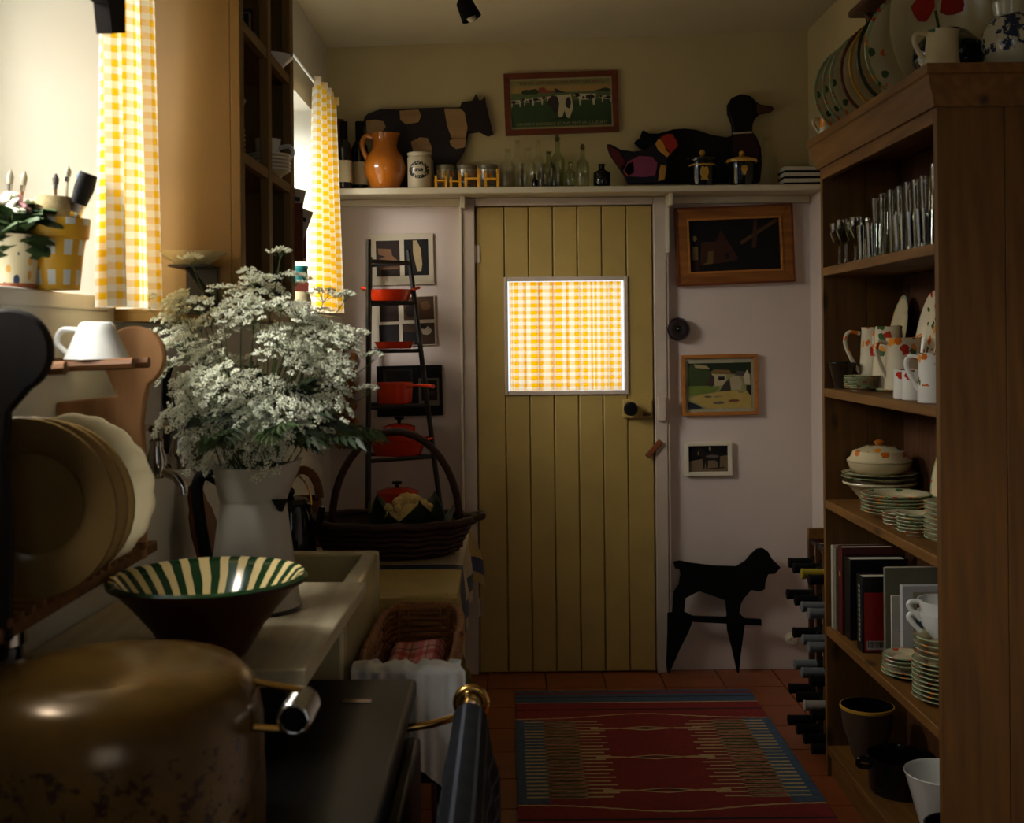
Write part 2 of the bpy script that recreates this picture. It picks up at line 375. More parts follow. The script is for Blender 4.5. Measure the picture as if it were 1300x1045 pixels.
def T(name, label, cat, loc=(0, 0, 0), rz=0, group=None):
    o = bpy.data.objects.new(name, None); COL.objects.link(o); o.empty_display_size = 0.05
    o.location = loc; o.rotation_euler = (0, 0, rz); return tag(o, label, cat, group)
def ST(o): o['kind'] = 'structure'; return o
def copy_tree(o, parent=None):
    c = o.copy(); COL.objects.link(c); c.parent = parent
    for ch in list(o.children): copy_tree(ch, c)
    return c
def box(*a): return MB().box(*a)
def arc(cx, cz, r, a0, a1, n, rz=None):
    rz = rz or r
    return [(cx + r * math.cos(R(a0 + (a1 - a0) * i / n)), cz + rz * math.sin(R(a0 + (a1 - a0) * i / n))) for i in range(n + 1)]

# ================================================================== SETTING
XL, XR, YB, YF = -0.764, 1.293, 5.0, -1.7
W1 = (1.22, 2.23); W2 = (3.28, 4.62); SILL = 1.515; WTOP = 2.33; XO = -1.05
# floor with quarry tiles
ST(box(XO, XR + 0.2, YF, 5.6, -0.12, -0.014).build('floor', 'grout', smooth=0)); floor = bpy.data.objects['floor']
TS = 0.242; tm = None
for iy in range(12):
    for ix in range(9):
        x0 = XL - 0.06 + ix * TS; x1 = min(x0 + TS, XR); x0 = max(x0, XL); y1 = YB - iy * TS; y0 = y1 - TS
        if x1 - x0 < 0.03: continue
        full = abs(x1 - x0 - TS) < 1e-6
        g = 0.0028
        mb = box(-(x1 - x0) / 2 + g, (x1 - x0) / 2 - g, -TS / 2 + g, TS / 2 - g, -0.014, 0)
        if full and tm: o = bpy.data.objects.new('tile', tm); COL.objects.link(o); o.parent = floor
        else:
            o = mb.build('tile', 'tile', floor, smooth=0)
            if full: tm = o.data
        o.location = ((x0 + x1) / 2, (y0 + y1) / 2, random.uniform(-0.0012, 0.0))
        o.rotation_euler = (0, 0, random.choice([0, math.pi]))
st = box(XL, XR, YF, YB - 12 * TS, -0.014, -0.001).build('tiled_area', 'tile', floor, smooth=0); st['kind'] = 'stuff'
# back wall with door opening
DX0, DX1, DZ = -0.145, 0.628, 1.995
mb = MB(); Y2 = 5.28
mb.box(XL - 0.45, DX0, YB, Y2, 0, 2.04); mb.box(DX1, XR + 0.2, YB, Y2, 0, 2.04); mb.box(DX0, DX1, YB, Y2, DZ, 2.04)
mb.box(XL - 0.45, XR + 0.2, YB, Y2, 2.04, 2.85, 1)
ST(mb.build('wall_back', ['wall', 'wall_up'], smooth=0))
mb = MB(); mb.box(XR, XR + 0.2, YF, YB, 0, 2.04); mb.box(XR, XR + 0.2, YF, YB, 2.04, 2.85, 1); ST(mb.build('wall_right', ['wall', 'wall_up'], smooth=0))
# rear wall (behind the camera) with an opening added for the fill lamp
mb = MB(); mb.box(XO, -0.2, YF - 0.2, YF, 0, 2.85); mb.box(0.9, XR + 0.2, YF - 0.2, YF, 0, 2.85); mb.box(-0.2, 0.9, YF - 0.2, YF, 0, 1.05); mb.box(-0.2, 0.9, YF - 0.2, YF, 2.25, 2.85)
ST(mb.build('wall_front', 'wall_up', smooth=0))
mb = MB(); mb.box(XO, XL, YF, YB, 0, SILL - 0.03); mb.box(XO, XL, YF, YB, WTOP, 2.85)
for a, b in ((YF, W1[0]), (W1[1], W2[0]), (W2[1], YB)): mb.box(XO, XL, a, b, SILL - 0.03, WTOP)
mb.v += [(XL, W1[1], SILL), (XO, W1[1], SILL), (XO, W1[1] - 0.14, SILL), (XL, W1[1], WTOP), (XO, W1[1], WTOP), (XO, W1[1] - 0.14, WTOP)]
b = len(mb.v) - 6
for q in ((0, 2, 5, 3), (0, 1, 2), (3, 5, 4), (0, 3, 4, 1), (1, 4, 5, 2)): mb.face([b + i for i in q])
ST(mb.build('wall_left', 'wall_l', smooth=0))
mb = MB(); zl, zr = 2.665, 2.735
mb.v += [(XO, YF - 0.2, zl), (XR + 0.2, YF - 0.2, zr), (XR + 0.2, 5.28, zr), (XO, 5.28, zl), (XO, YF - 0.2, 2.95), (XR + 0.2, YF - 0.2, 2.95), (XR + 0.2, 5.28, 2.95), (XO, 5.28, 2.95)]
for q in ((0, 1, 2, 3), (4, 7, 6, 5), (0, 4, 5, 1), (1, 5, 6, 2), (2, 6, 7, 3), (3, 7, 4, 0)): mb.face(list(q))
ST(mb.build('ceiling', 'ceil', smooth=0))
# windows
def window(name, y0, y1, x, nb):
    o = bpy.data.objects.new(name, None); COL.objects.link(o); o.location = (x, (y0 + y1) / 2, SILL); ST(o); h = WTOP - SILL; w = (y1 - y0) / 2
    mb = MB(); t = 0.045
    for a in ((-w, -w + t, 0, h), (w - t, w, 0, h), (-w + t, w - t, 0, t), (-w + t, w - t, h - t, h)): mb.box(-0.03, 0.03, a[0], a[1], a[2], a[3])
    mb.build('window_frame', 'win_white', o, smooth=0)
    ys = [-w + t + (2 * w - 2 * t) * i / nb for i in range(nb + 1)]; zm = h / 2
    for y in ys[1:-1]: box(-0.02, 0.02, y - 0.012, y + 0.012, t, h - t).build('glazing_bar', 'win_white', o, smooth=0)
    box(-0.018, 0.018, -w + t, w - t, zm - 0.012, zm + 0.012).build('glazing_bar', 'win_white', o, smooth=0)
    for a, b in zip(ys, ys[1:]):
        for c, d in ((t, zm), (zm, h - t)): box(-0.003, 0.003, a + 0.002, b - 0.002, c, d).build('pane', 'pane', o, smooth=0)
window('window_1', W1[0], W1[1] - 0.14, XO + 0.03, 2); window('window_2', W2[0], W2[1], XO + 0.03, 2)
o = box(XO + 0.06, XL + 0.004, W1[0], W1[1], SILL - 0.03, SILL).build('trim_1', 'win_white', bevel=0.004); ST(o)
o = box(XO + 0.06, -0.655, W2[0] - 0.0, W2[1], SILL - 0.03, SILL).build('trim_2', 'win_white', bevel=0.004); ST(o)
o = bpy.data.objects.new('fill_window', None); COL.objects.link(o); o.location = (0.35, YF - 0.1, 1.05); ST(o)  # unseen window added to let the rear fill in
mb = MB()
for a in ((-0.55, -0.5, 0, 1.2), (0.5, 0.55, 0, 1.2), (-0.5, 0.5, 0, 0.05), (-0.5, 0.5, 1.15, 1.2), (-0.02, 0.02, 0.05, 1.15)): mb.box(a[0], a[1], -0.03, 0.03, a[2], a[3])
mb.build('window_frame', 'win_white', o, smooth=0)
for a, b in ((-0.5, -0.02), (0.02, 0.5)): box(a, b, -0.003, 0.003, 0.05, 1.15).build('pane', 'pane', o, smooth=0)
# door frame trims
def jamb(name, x0, x1, z0, z1, y0=4.955): return ST(box(x0, x1, y0, 5.02, z0, z1).build(name, 'trim', bevel=0.004))
jamb('trim_3', DX0 - 0.048, DX0 + 0.008, 0, 2.02); jamb('trim_4', DX1 - 0.008, DX1 + 0.045, 0, 2.02); jamb('trim_5', DX0 + 0.008, DX1 - 0.008, DZ - 0.008, 2.02)
ST(box(DX0 - 0.056, DX0 - 0.046, 4.945, 5.0, 0, 2.0).build('trim_6', 'cream', bevel=0.002))
ST(box(DX1 + 0.043, DX1 + 0.058, 4.94, 5.0, 1.78, 2.02).build('trim_7', 'cream', bevel=0.002))
ST(box(DX1 + 0.045, DX1 + 0.056, 4.96, 5.0, 0.02, 1.78).build('trim_8', 'trim', bevel=0.002))
mb = MB(); mb.box(DX0, DX0 + 0.03, 5.018, 5.05, 0, DZ); mb.box(DX1 - 0.03, DX1, 5.018, 5.05, 0, DZ); mb.box(DX0, DX1, 5.018, 5.05, DZ - 0.03, DZ); mb.box(DX0, DX1, 5.018, 5.10, -0.01, 0.03)
ST(mb.build('trim_10', 'trim', smooth=0))
# door
door = bpy.data.objects.new('door_1', None); COL.objects.link(door); door.location = (DX0 + 0.011, 4.985, 0.006); ST(door); door['label'] = 'mustard painted plank door with curtained window'
dw = DX1 - DX0 - 0.022; dh = DZ - 0.018
xs = [0, 0.122, 0.225, 0.328, 0.432, 0.536, 0.640, dw]; wz0, wz1 = 1.190, 1.665
for i, (a, b) in enumerate(zip(xs, xs[1:])):
    segs = [(0, dh)] if i in (0, 6) else [(0, wz0 - 0.012), (wz1 + 0.012, dh)]
    for z0, z1 in segs: box(a + 0.0018, b - 0.0018, -0.014, 0.014, z0, z1).build('plank', 'door', door, bevel=0.004)
mb = MB()
for q in ((0.002, dw - 0.002, 0.0, wz0 - 0.006), (0.002, dw - 0.002, wz1 + 0.006, dh), (0.002, xs[1] - 0.002, wz0 - 0.006, wz1 + 0.006), (xs[6] + 0.002, dw - 0.002, wz0 - 0.006, wz1 + 0.006)): mb.box(q[0], q[1], 0.014, 0.03, q[2], q[3])
mb.build('backing_boards', 'door', door, smooth=0)
mb = MB(); a0, a1 = xs[1] - 0.004, xs[6] + 0.004
for q in ((a0, a0 + 0.016, wz0 - 0.014, wz1 + 0.014), (a1 - 0.016, a1, wz0 - 0.014, wz1 + 0.014), (a0 + 0.016, a1 - 0.016, wz0 - 0.014, wz0 + 0.004), (a0 + 0.016, a1 - 0.016, wz1 - 0.004, wz1 + 0.014)): mb.box(q[0], q[1], -0.024, 0.012, q[2], q[3])
mb.build('window_frame', 'trim', door, bevel=0.003)
box(a0 + 0.014, a1 - 0.014, 0.008, 0.011, wz0, wz1).build('pane', 'pane', door, smooth=0)
for z in (1.74, 0.24): 
    h = MB(); h.box(-0.012, 0.016, -0.020, -0.012, z, z + 0.075); h.tube([(-0.004, -0.022, z), (-0.004, -0.022, z + 0.075)], 0.006, 8); h.build('hinge', 'trim', door)
lock = box(dw - 0.135, dw - 0.008, -0.038, -0.014, 1.075, 1.155).build('lock_case', 'door', door, bevel=0.006)
kb = MB().lathe([(0, 0), (0.009, 0), (0.009, 0.02), (0.026, 0.026), (0.030, 0.04), (0.024, 0.054), (0, 0.058)], (0, 0, 0), 20, M4=Matrix.Rotation(R(90), 4, 'X'))
kb.build('door_knob', 'black', lock, loc=(dw - 0.105, -0.038, 1.118))
box(dw - 0.05, dw - 0.018, -0.043, -0.038, 1.085, 1.10).build('latch_bolt', flat('5a3a1c'), lock)
ST(box(DX1 + 0.0, DX1 + 0.036, 4.93, 4.956, 1.07, 1.17).build('trim_9', 'trim', bevel=0.004))
p = W(830, 570, 4.945)
o = box(-0.045, 0.045, -0.009, 0.009, -0.011, 0.011).build('turn_button', wood('turn_button_wood', '5a2c12', '8a4a22', 'x', 0.5, knots=False), bevel=0.003, loc=(p.x, 4.9455, p.z), rot=(0, R(-48), 0))
tag(o, 'small brown wooden turn button screwed to the door frame', 'latch')
# curtains
def curtain(name, label, mat, base, w, h, pleats, amp, axis='y', nu=120, seed=0, head=0.0, flare=0.25, rot=0, gather=0.0):
    rnd = random.Random(seed); ph = [rnd.uniform(0, 6.28) for _ in range(4)]
    root = T(name, label, 'curtain', base, rot)
    def fn(u, v):
        a = u * pleats * 2 * math.pi; k = amp * (1 - 0.45 * v) * (1 + 0.3 * math.sin(3 * u * 6.28 + ph[0]))
        off = k * math.sin(a + 0.5 * math.sin(2.1 * u * 6.28 + ph[1]) + 0.35 * (1 - v) * math.sin(5 * u + ph[2]))
        along = (u - 0.5) * w * (1 + flare * (0.5 - v)) + 0.25 * k * math.cos(a) + gather * (0.55 + 0.45 * math.sin(7 * u + ph[3])) * w / (2 * math.pi * pleats) * math.sin(a + 1.2)
        return Vector((off, along, v * h)) if axis == 'y' else Vector((along, off, v * h))
    MB().grid(fn, nu, 24).build('cloth', mat, root, smooth=80)
    if head:
        def fh(u, v):
            a = u * pleats * 2 * math.pi * 1.7; q = fn(u, 1.0); k = amp * 0.35 * math.sin(a)
            return q + (Vector((k, 0, v * head)) if axis == 'y' else Vector((0, k, v * head)))
        MB().grid(fh, nu, 3).build('heading', mat, root, smooth=80)
    return root
curtain('sink_window_curtain', 'long yellow gingham curtain beside the paintbrush pots, hung before cabinet side', 'ging1', (-0.668, 2.075, 1.488), 0.28, 0.80, 2.6, 0.036, seed=3, flare=0.15)
curtain('table_window_curtain', 'yellow gingham curtain with gathered heading hung near the wine bottles', 'ging2', (-0.672, 4.33, 1.53), 0.46, 0.80, 4.5, 0.034, seed=5, head=0.03, flare=0.28)
dc = curtain('door_curtain', 'short gathered yellow gingham curtain filling the door window', 'ging3', (DX0 + 0.011 + (a0 + a1) / 2, 4.968, 0.006 + wz0 + 0.006), a1 - a0 - 0.035, wz1 - wz0 - 0.014, 8.5, 0.010, 'x', 240, 9, 0, 0.0, gather=1.7)
o = MB().tube([(-0.68, 3.3, 2.345), (-0.68, 4.64, 2.345)], 0.006, 8); 
for y in (3.32, 4.62): o.tube([(-0.68, y, 2.345), (XL, y, 2.345)], 0.005, 8)
tag(o.build('curtain_rail', 'win_white'), 'thin white curtain rail above the table window', 'rail')
o = MB().tube([(-0.668, 1.0, 2.292), (-0.668, 2.22, 2.292)], 0.006, 8); o.tube([(-0.668, 2.215, 2.292), (XL, 2.215, 2.292)], 0.005, 8); o.tube([(-0.668, 1.05, 2.292), (XL, 1.05, 2.292)], 0.005, 8)
tag(o.build('curtain_rail', 'win_white'), 'thin white curtain rail above the sink window', 'rail')
# carved pelmet
yy = [1.0 + i * (1.72 - 1.0) / 60 for i in range(61)]
poly = [(y, 1.905 + 0.03 * abs(math.sin((y - 0.5) * 11.0)) - (0.045 if y > 1.66 else 0)) for y in yy] + [(1.72, 2.33), (1.0, 2.33)]
mb = MB().prism(poly, -0.011, 0.011, M4=Matrix.Rotation(R(90), 4, 'Z'))
mb.box(-0.193, 0.0, 1.005, 1.025, 2.31, 2.33); mb.box(-0.193, 0.0, 1.69, 1.71, 2.31, 2.33)
tag(mb.build('scalloped_pelmet', 'darkwood_and_shade', loc=(-0.569, 0, 0)), 'dark wooden pelmet with scalloped lower edge over sink window', 'pelmet')
# ceiling spotlight
pz = W(594, 13, 4.3); ceil_z = 2.7
t = T('ceiling_spotlight', 'small black spotlight tilted down from the ceiling', 'lamp', (pz.x, 4.3, pz.z))
MB().tube([(0.01, 0, 0.03), (0.02, 0, ceil_z - pz.z + 0.008)], 0.006, 8).build('stem', 'blackiron', t)
MB().lathe([(0, 0.045), (0.022, 0.045), (0.03, 0.035), (0.038, -0.035), (0.034, -0.035), (0.026, 0.03), (0, 0.032)], n=20, M4=Matrix.Rotation(R(-24), 4, 'Y')).build('lamp_hood', 'black', t)
MB().sphere((0.012, 0, -0.028), 0.018).build('bulb', flat('cfc6a0', 0.2), t)

# ================================================================== BACK SHELF AND ITS THINGS
SZ = 2.047
t = T('wall_shelf', 'long off-white shelf running above the door across the end wall', 'shelf', (0.26, 4.9, SZ - 0.026))
box(XL - 0.26 + 0.002, XR - 0.262, -0.1, 0.1, 0, 0.026).build('shelf_board', 'shelfpaint', t, bevel=0.004)
box(XL - 0.26 + 0.002, XR - 0.262, 0.075, 0.1, -0.03, 0).build('batten', 'shelfpaint', t, bevel=0.003)
box(DX0 - 0.31, DX0 - 0.29, -0.02, 0.1, -0.05, 0).build('bracket', 'shelfpaint', t, bevel=0.003); box(DX1 - 0.215, DX1 - 0.20, -0.06, 0.1, -0.05, 0).build('bracket', 'shelfpaint', t, bevel=0.003)
def sx(px, d=4.88): return W(px, 236, d).x
def bottle(loc, h, r, label, cat, glassm, group=None, neck=0.3, paper=False, foil=None, name='wine_bottle', stopper=None, sq=False):
    t = T(name, label, cat, loc, random.uniform(0, 0.3), group); nr = r * 0.36; hb = h * (1 - neck)
    pr = [(0, 0.002), (r * 0.9, 0), (r, 0.006), (r, hb * 0.86), (r * 0.92, hb * 0.93), (nr * 1.3, hb * 1.05), (nr, hb * 1.12), (nr, h * 0.96), (nr * 1.25, h * 0.965), (nr * 1.25, h), (nr * 0.7, h), (nr * 0.7, h * 0.93), (0, h * 0.92)]
    MB().lathe(pr, n=(4 if sq else 20), M4=Matrix.Rotation(R(45), 4, 'Z') if sq else None).build('body', glassm, t, smooth=35)
    if paper: MB().lathe([(r + 0.0006, h * 0.1), (r + 0.0012, h * 0.1), (r + 0.0012, h * 0.42), (r + 0.0006, h * 0.42)], n=20).build('paper_label', paper, t)
    if foil: MB().lathe([(nr * 1.35, h * 0.72), (nr * 1.38, h + 0.001), (0, h + 0.002)], n=16).build('foil_cap', foil, t)
    if stopper: MB().lathe([(0, h * 0.93), (nr * 0.65, h * 0.93), (nr * 0.7, h + 0.012), (0, h + 0.014)], n=12).build('stopper', stopper, t)
    return t
bottle((sx(432, 4.93), 4.93, SZ), 0.305, 0.038, 'dark green wine bottle half behind the yellow curtain', 'bottle', 'dark_glass', paper='paper', foil=flat('5a2a14'))
bottle((sx(457, 4.94), 4.945, SZ), 0.298, 0.036, 'dark wine bottle with cream label beside the amber jug', 'bottle', 'dark_glass', paper='paper', foil='black')
bottle((sx(437, 4.845), 4.845, SZ), 0.28, 0.033, 'dark wine bottle standing before the other two bottles', 'bottle', 'dark_glass', paper='paper', foil='black')
def jug(name, label, loc, prof, mat, handle, hr, rz=0, cat='jug', group=None, spout=0.0, n=28, inner=None, hmat=None, sx_=1, sy_=1):
    """prof outer (r,z) bottom->rim; hollow; handle = list of (x,z) points; spout pulls the rim out on the side away from the handle"""
    t = T(name, label, cat, loc, rz, group); th = 0.004
    full = [(0, 0.003)] + prof + [(max(r - th, 0.002), z) for r, z in prof[::-1][:-1]] + [(0, prof[0][1] + th + 0.002)]
    full = full[:1] + [(prof[0][0], 0)] + full[1:] if prof[0][1] > 0 else full
    mb = MB(); k0 = len(mb.v); mb.lathe(full, n=n, sx=sx_, sy=sy_); zt = prof[-1][1]
    if spout:
        for i, (x, y, z) in enumerate(mb.v):
            if z > zt * 0.72 and x < 0:
                a = math.atan2(y, -x); w = math.exp(-(a / 0.38) ** 2) * ((z - zt * 0.72) / (zt * 0.28)) ** 1.5
                mb.v[i] = (x - spout * w, y, z + spout * 0.25 * w)
    mb.build('body', mat, t)
    if handle: MB().tube(curve([(x, 0, z) for x, z in handle]), hr, 8, flat=1.3).build('handle', hmat or mat, t, smooth=80)
    return t
p = (sx(489, 4.875), 4.875, SZ)
jug('amber_jug', 'amber glazed round-bellied pottery jug with looped handle', p, [(0.045, 0), (0.06, 0.01), (0.082, 0.06), (0.088, 0.095), (0.078, 0.135), (0.056, 0.165), (0.050, 0.18), (0.050, 0.215), (0.054, 0.235)], 'orange_jug',
    [(0.05, 0.22), (0.075, 0.228), (0.093, 0.205), (0.092, 0.175), (0.078, 0.14), (0.07, 0.12)], 0.0085, math.pi, spout=0.012)
base = (0, 4.975, SZ)
K = 5.2; cow = [(275, 465), (300, 440), (380, 412), (500, 412), (630, 405), (800, 400), (905, 400), (915, 365), (985, 355), (1012, 308), (1030, 352), (1050, 352), (1070, 325), (1075, 370), (1095, 450), (1125, 575), (1090, 590), (1060, 575), (1030, 558), (960, 570), (945, 640), (930, 690), (900, 740), (870, 775), (860, 938), (740, 938), (730, 740), (600, 730), (560, 938), (440, 938), (420, 640), (350, 590), (290, 580), (270, 510)]
t = T('wooden_cow', 'flat black wooden cow with pale brown patches, behind the jugs', 'cow figure', base)
def ground(pts, lo=0.0): return [(x, max(z, lo)) for x, z in pts]
MB().prism(ground(outline(cow, 410, 60, K, 4.975, base)), -0.011, 0.011).build('body', wood('cow_black_wood', '120b0b', '24140f', 'x', 0.5, knots=False), t, bevel=0.003)
tanm = wood('cow_tan_wood', '8a6a3f', 'a8855a', 'x', 0.6, knots=False)
for q in ([(285, 485), (350, 478), (400, 490), (415, 525), (380, 570), (350, 580), (290, 575)], [(505, 420), (630, 412), (650, 450), (630, 495), (550, 510), (510, 480)], [(800, 405), (905, 405), (935, 430), (955, 530), (940, 600), (850, 600), (820, 520)],
          [(580, 625), (640, 595), (690, 600), (715, 650), (720, 705), (600, 705)], [(835, 620), (860, 603), (943, 603), (938, 660), (880, 672), (845, 650)]):
    MB().prism(outline(q, 410, 60, K, 4.963, base), -0.0135, -0.0112).build('patch', tanm, t, smooth=0)
t = jug('stoneware_jar', 'pale stoneware jar with dark oval printed mark on its front', (sx(533, 4.86), 4.86, SZ), [(0.045, 0), (0.05, 0.006), (0.051, 0.128), (0.047, 0.136), (0.051, 0.142), (0.051, 0.15)], 'print_jar', None, 0, cat='jar')
for i, px in enumerate((566, 593, 620)):
    t = T('tea_tin', ['pale metal tin beside the stoneware jar', 'pale metal tin in the middle of the three tins', 'pale metal tin nearest the small glass bottles'][i], 'tin', (sx(px, 4.90), 4.905, SZ), 0.2 * i, 'three tins behind the toy chairs')
    MB().lathe([(0, 0), (0.04, 0), (0.041, 0.004), (0.04, 0.007), (0.04, 0.085), (0, 0.085)], n=24).build('body', 'tin', t)
    MB().lathe([(0.041, 0.085), (0.0425, 0.087), (0.0425, 0.102), (0.039, 0.105), (0, 0.106)], n=24).build('lid', flat('6d6450', 0.35), t)
    MB().lathe([(0.0402, 0.015), (0.0408, 0.015), (0.0408, 0.075), (0.0402, 0.075)], n=24).build('paper_label', china('tin_label_%d' % i, '8f8a74', 0.0, density=55), t)
def toychair(px, d, rz, lab, k=1.0):
    t = T('toy_chair', lab, 'toy chair', (sx(px, d), d, SZ), rz, 'yellow toy chairs on the shelf'); w = 0.021 * k
    for x in (-w, w):
        for y in (-0.016, 0.016): box(x - 0.0045, x + 0.0045, y - 0.004, y + 0.004, 0, (0.062 if x > 0 else 0.026) * k).build('leg', 'yellow_paint', t)
    box(-w - 0.006, w + 0.006, -0.021, 0.021, 0.026 * k, 0.033 * k).build('seat', 'yellow_paint', t, bevel=0.002)
    box(w - 0.005, w + 0.004, -0.02, 0.02, 0.045 * k, 0.064 * k).build('backrest', 'yellow_paint', t, bevel=0.002)
    for y in (-0.018, 0.018): box(-w - 0.004, -w + 0.004, y - 0.004, y + 0.004, 0.033 * k, 0.05 * k).build('arm', 'yellow_paint', t)
toychair(560, 4.83, 0, 'tiny yellow toy chair nearest the stoneware jar'); toychair(578, 4.835, 0.1, 'tiny yellow toy chair before the middle of the tins', 0.9)
toychair(600, 4.83, -0.1, 'yellow toy chair with the tallest back among the toy chairs', 1.25); toychair(624, 4.83, 0.05, 'tiny yellow toy chair nearest the small glass bottles', 1.2)
gb = [(645, 4.87, 0.165, 0.031, 'clear', 'clear bottle with wide shoulders nearest the toy chairs'), (657, 4.95, 0.215, 0.026, 'clear', 'tall narrow clear bottle behind the wide-shouldered one'), (671, 4.90, 0.175, 0.032, 'clear', 'clear bottle with sloping shoulders in the row'),
      (663, 4.83, 0.10, 0.02, 'clear', 'small clear medicine bottle at the shelf front'), (684, 4.955, 0.215, 0.026, 'clear', 'second tall narrow clear bottle against the wall'), (689, 4.835, 0.098, 0.021, 'clear', 'small clear bottle beside the green phial'),
      (679, 4.835, 0.055, 0.011, 'dark_glass', 'tiny dark green phial between small bottles'), (697, 4.905, 0.16, 0.03, 'green_glass', 'greenish bottle in front of the tallest bottle'), (708, 4.95, 0.225, 0.03, 'green_glass', 'tallest greenish bottle with cork under the cow print'), (706, 4.835, 0.10, 0.021, 'clear', 'small clear bottle before the tallest greenish bottle'),
      (724, 4.87, 0.11, 0.022, 'green_glass', 'short green bottle with broad neck'), (740, 4.86, 0.17, 0.027, 'green_glass', 'corked greenish bottle next to the dark brown bottle')]
for px, d, h, r, g, lab in gb:
    bottle((sx(px, d), d, SZ), h, r, lab, 'bottle', g, 'old glass bottles on the shelf', neck=0.34, name='glass_bottle', stopper=flat('6b5334') if 'cork' in lab else None)
bottle((sx(764, 4.88), 4.88, SZ), 0.10, 0.036, 'squat dark brown bottle beside the painted bird', 'bottle', 'dark_glass', neck=0.28, name='ink_bottle')
# painted bird and duck
K = 4.194
base = (0, 4.90, SZ)
t = T('painted_bird', 'painted wooden bird with purple wing and red face beside the duck', 'bird figure', base)
bird = [(125, 350), (150, 352), (200, 380), (270, 390), (330, 380), (380, 345), (400, 310), (440, 290), (480, 290), (505, 330), (515, 360), (490, 380), (470, 410), (450, 425), (455, 470), (440, 540), (400, 560), (240, 562), (215, 510), (180, 460), (140, 400)]
MB().prism(ground(outline(bird, 740, 100, K, 4.90, base)), -0.016, 0.016).build('body', flat('1c1620'), t, bevel=0.006)
for nm, q, h in (('wing', [(215, 490), (240, 440), (300, 410), (370, 415), (398, 450), (385, 515), (330, 525), (240, 520)], '7d3a52'), ('wing_tip', [(215, 492), (235, 450), (270, 440), (275, 500), (240, 522)], 'a8481e'), ('neck', [(384, 348), (404, 318), (430, 340), (440, 378), (465, 400), (448, 420), (400, 380)], 'b88234'), ('face', [(415, 312), (448, 294), (478, 294), (500, 330), (508, 356), (470, 398), (440, 370), (420, 340)], '9c2a1e'), ('tail', [(130, 354), (190, 384), (228, 440), (200, 484), (150, 408)], '4e1a1c'), ('breast', [(415, 455), (445, 465), (436, 535), (400, 548), (405, 500)], 'a87a34')):
    MB().prism(outline(q, 740, 100, K, 4.883, base), -0.0215, -0.0165).build(nm, flat(h), t, bevel=0.002)
base = (0, 4.965, SZ)
t = T('wooden_duck', 'large dark wooden duck with white neck ring and brown bill', 'duck figure', base)
duck = [(270, 340), (300, 320), (318, 272), (350, 295), (400, 295), (480, 272), (540, 268), (600, 275), (680, 300), (760, 315), (795, 305), (795, 280), (790, 240), (770, 190), (768, 140), (790, 105), (840, 85), (890, 95), (925, 130), (940, 140), (1000, 150), (1018, 165), (1000, 178), (940, 190), (910, 220), (900, 250), (900, 285), (920, 310), (945, 370), (950, 450), (940, 556), (400, 556), (380, 400), (300, 370)]
MB().prism(ground(outline(duck, 740, 100, K, 4.965, base)), -0.02, 0.02).build('body', flat('08080a', 0.6), t, bevel=0.008)
for nm, q, h in (('bill', [(926, 134), (940, 142), (1000, 152), (1016, 165), (1000, 176), (940, 188), (928, 180)], '4a2a1c'), ('neck_ring', [(797, 286), (899, 280), (902, 290), (797, 296)], 'a89c84'), ('breast', [(797, 297), (903, 291), (938, 370), (935, 420), (800, 420)], '2c1614')):
    MB().prism(outline(q, 740, 100, K, 4.943, base), -0.0235, -0.0205).build(nm, flat(h), t, bevel=0.001)
for px, h, gl, lab in ((892, 0.118, 2, 'black canister with gold bands and crest, domed knob lid'), (942, 0.112, 1, 'black canister with broad gold lid and gold shield')):
    t = T('black_canister', lab, 'canister', (sx(px, 4.85), 4.852, SZ), 0)
    MB().lathe([(0, 0), (0.052, 0), (0.054, 0.004), (0.054, h - 0.012), (0, h - 0.012)], n=28).build('body', 'blackgloss', t)
    MB().lathe([(0.062, h - 0.016), (0.064, h - 0.010), (0.062, h - 0.003), (0.03, h + 0.008), (0, h + 0.01)], n=28).build('lid', 'gold' if gl == 1 else 'blackgloss', t)
    MB().lathe([(0, h + 0.008), (0.006, h + 0.01), (0.013, h + 0.022), (0.008, h + 0.033), (0, h + 0.035)], n=12).build('knob', 'gold', t)
    for z in ((h - 0.004, h - 0.032) if gl == 2 else (h - 0.006,)): MB().lathe([(0.0545, z - 0.003), (0.063 if z > h - 0.02 else 0.0555, z), (0.0545, z + 0.003)], n=28).build('gold_band', 'gold', t)
    q = [(-0.014, 0.07), (-0.008, 0.078), (0, 0.072), (0.008, 0.078), (0.014, 0.07), (0.017, 0.05), (0.011, 0.032), (0.016, 0.022), (-0.016, 0.022), (-0.011, 0.032), (-0.017, 0.05)] if gl == 2 else [(-0.010, 0.078), (0.010, 0.078), (0.013, 0.065), (0.006, 0.048), (0.004, 0.04), (-0.004, 0.04), (-0.006, 0.048), (-0.013, 0.065)]
    MB().prism(q, -0.0555, -0.051).build('crest', 'gold', t, smooth=0)
bottle((sx(974, 4.87), 4.875, SZ), 0.205, 0.034, 'clear glass decanter bottle next to the gold-lidded canister', 'bottle', 'clear', neck=0.42, name='decanter')
for i in range(3):
    t = T('white_box', 'flat white case with dark edge in the stack beside decanter', 'case', (sx(1015, 4.87), 4.87, SZ + i * 0.025), 0.03 * (i - 1), 'stacked white cases')
    box(-0.075, 0.075, -0.055, 0.055, 0, 0.009).build('tray', 'black', t); box(-0.077, 0.077, -0.057, 0.057, 0.009, 0.0248).build('lid', flat('b8b0a0'), t, bevel=0.002)

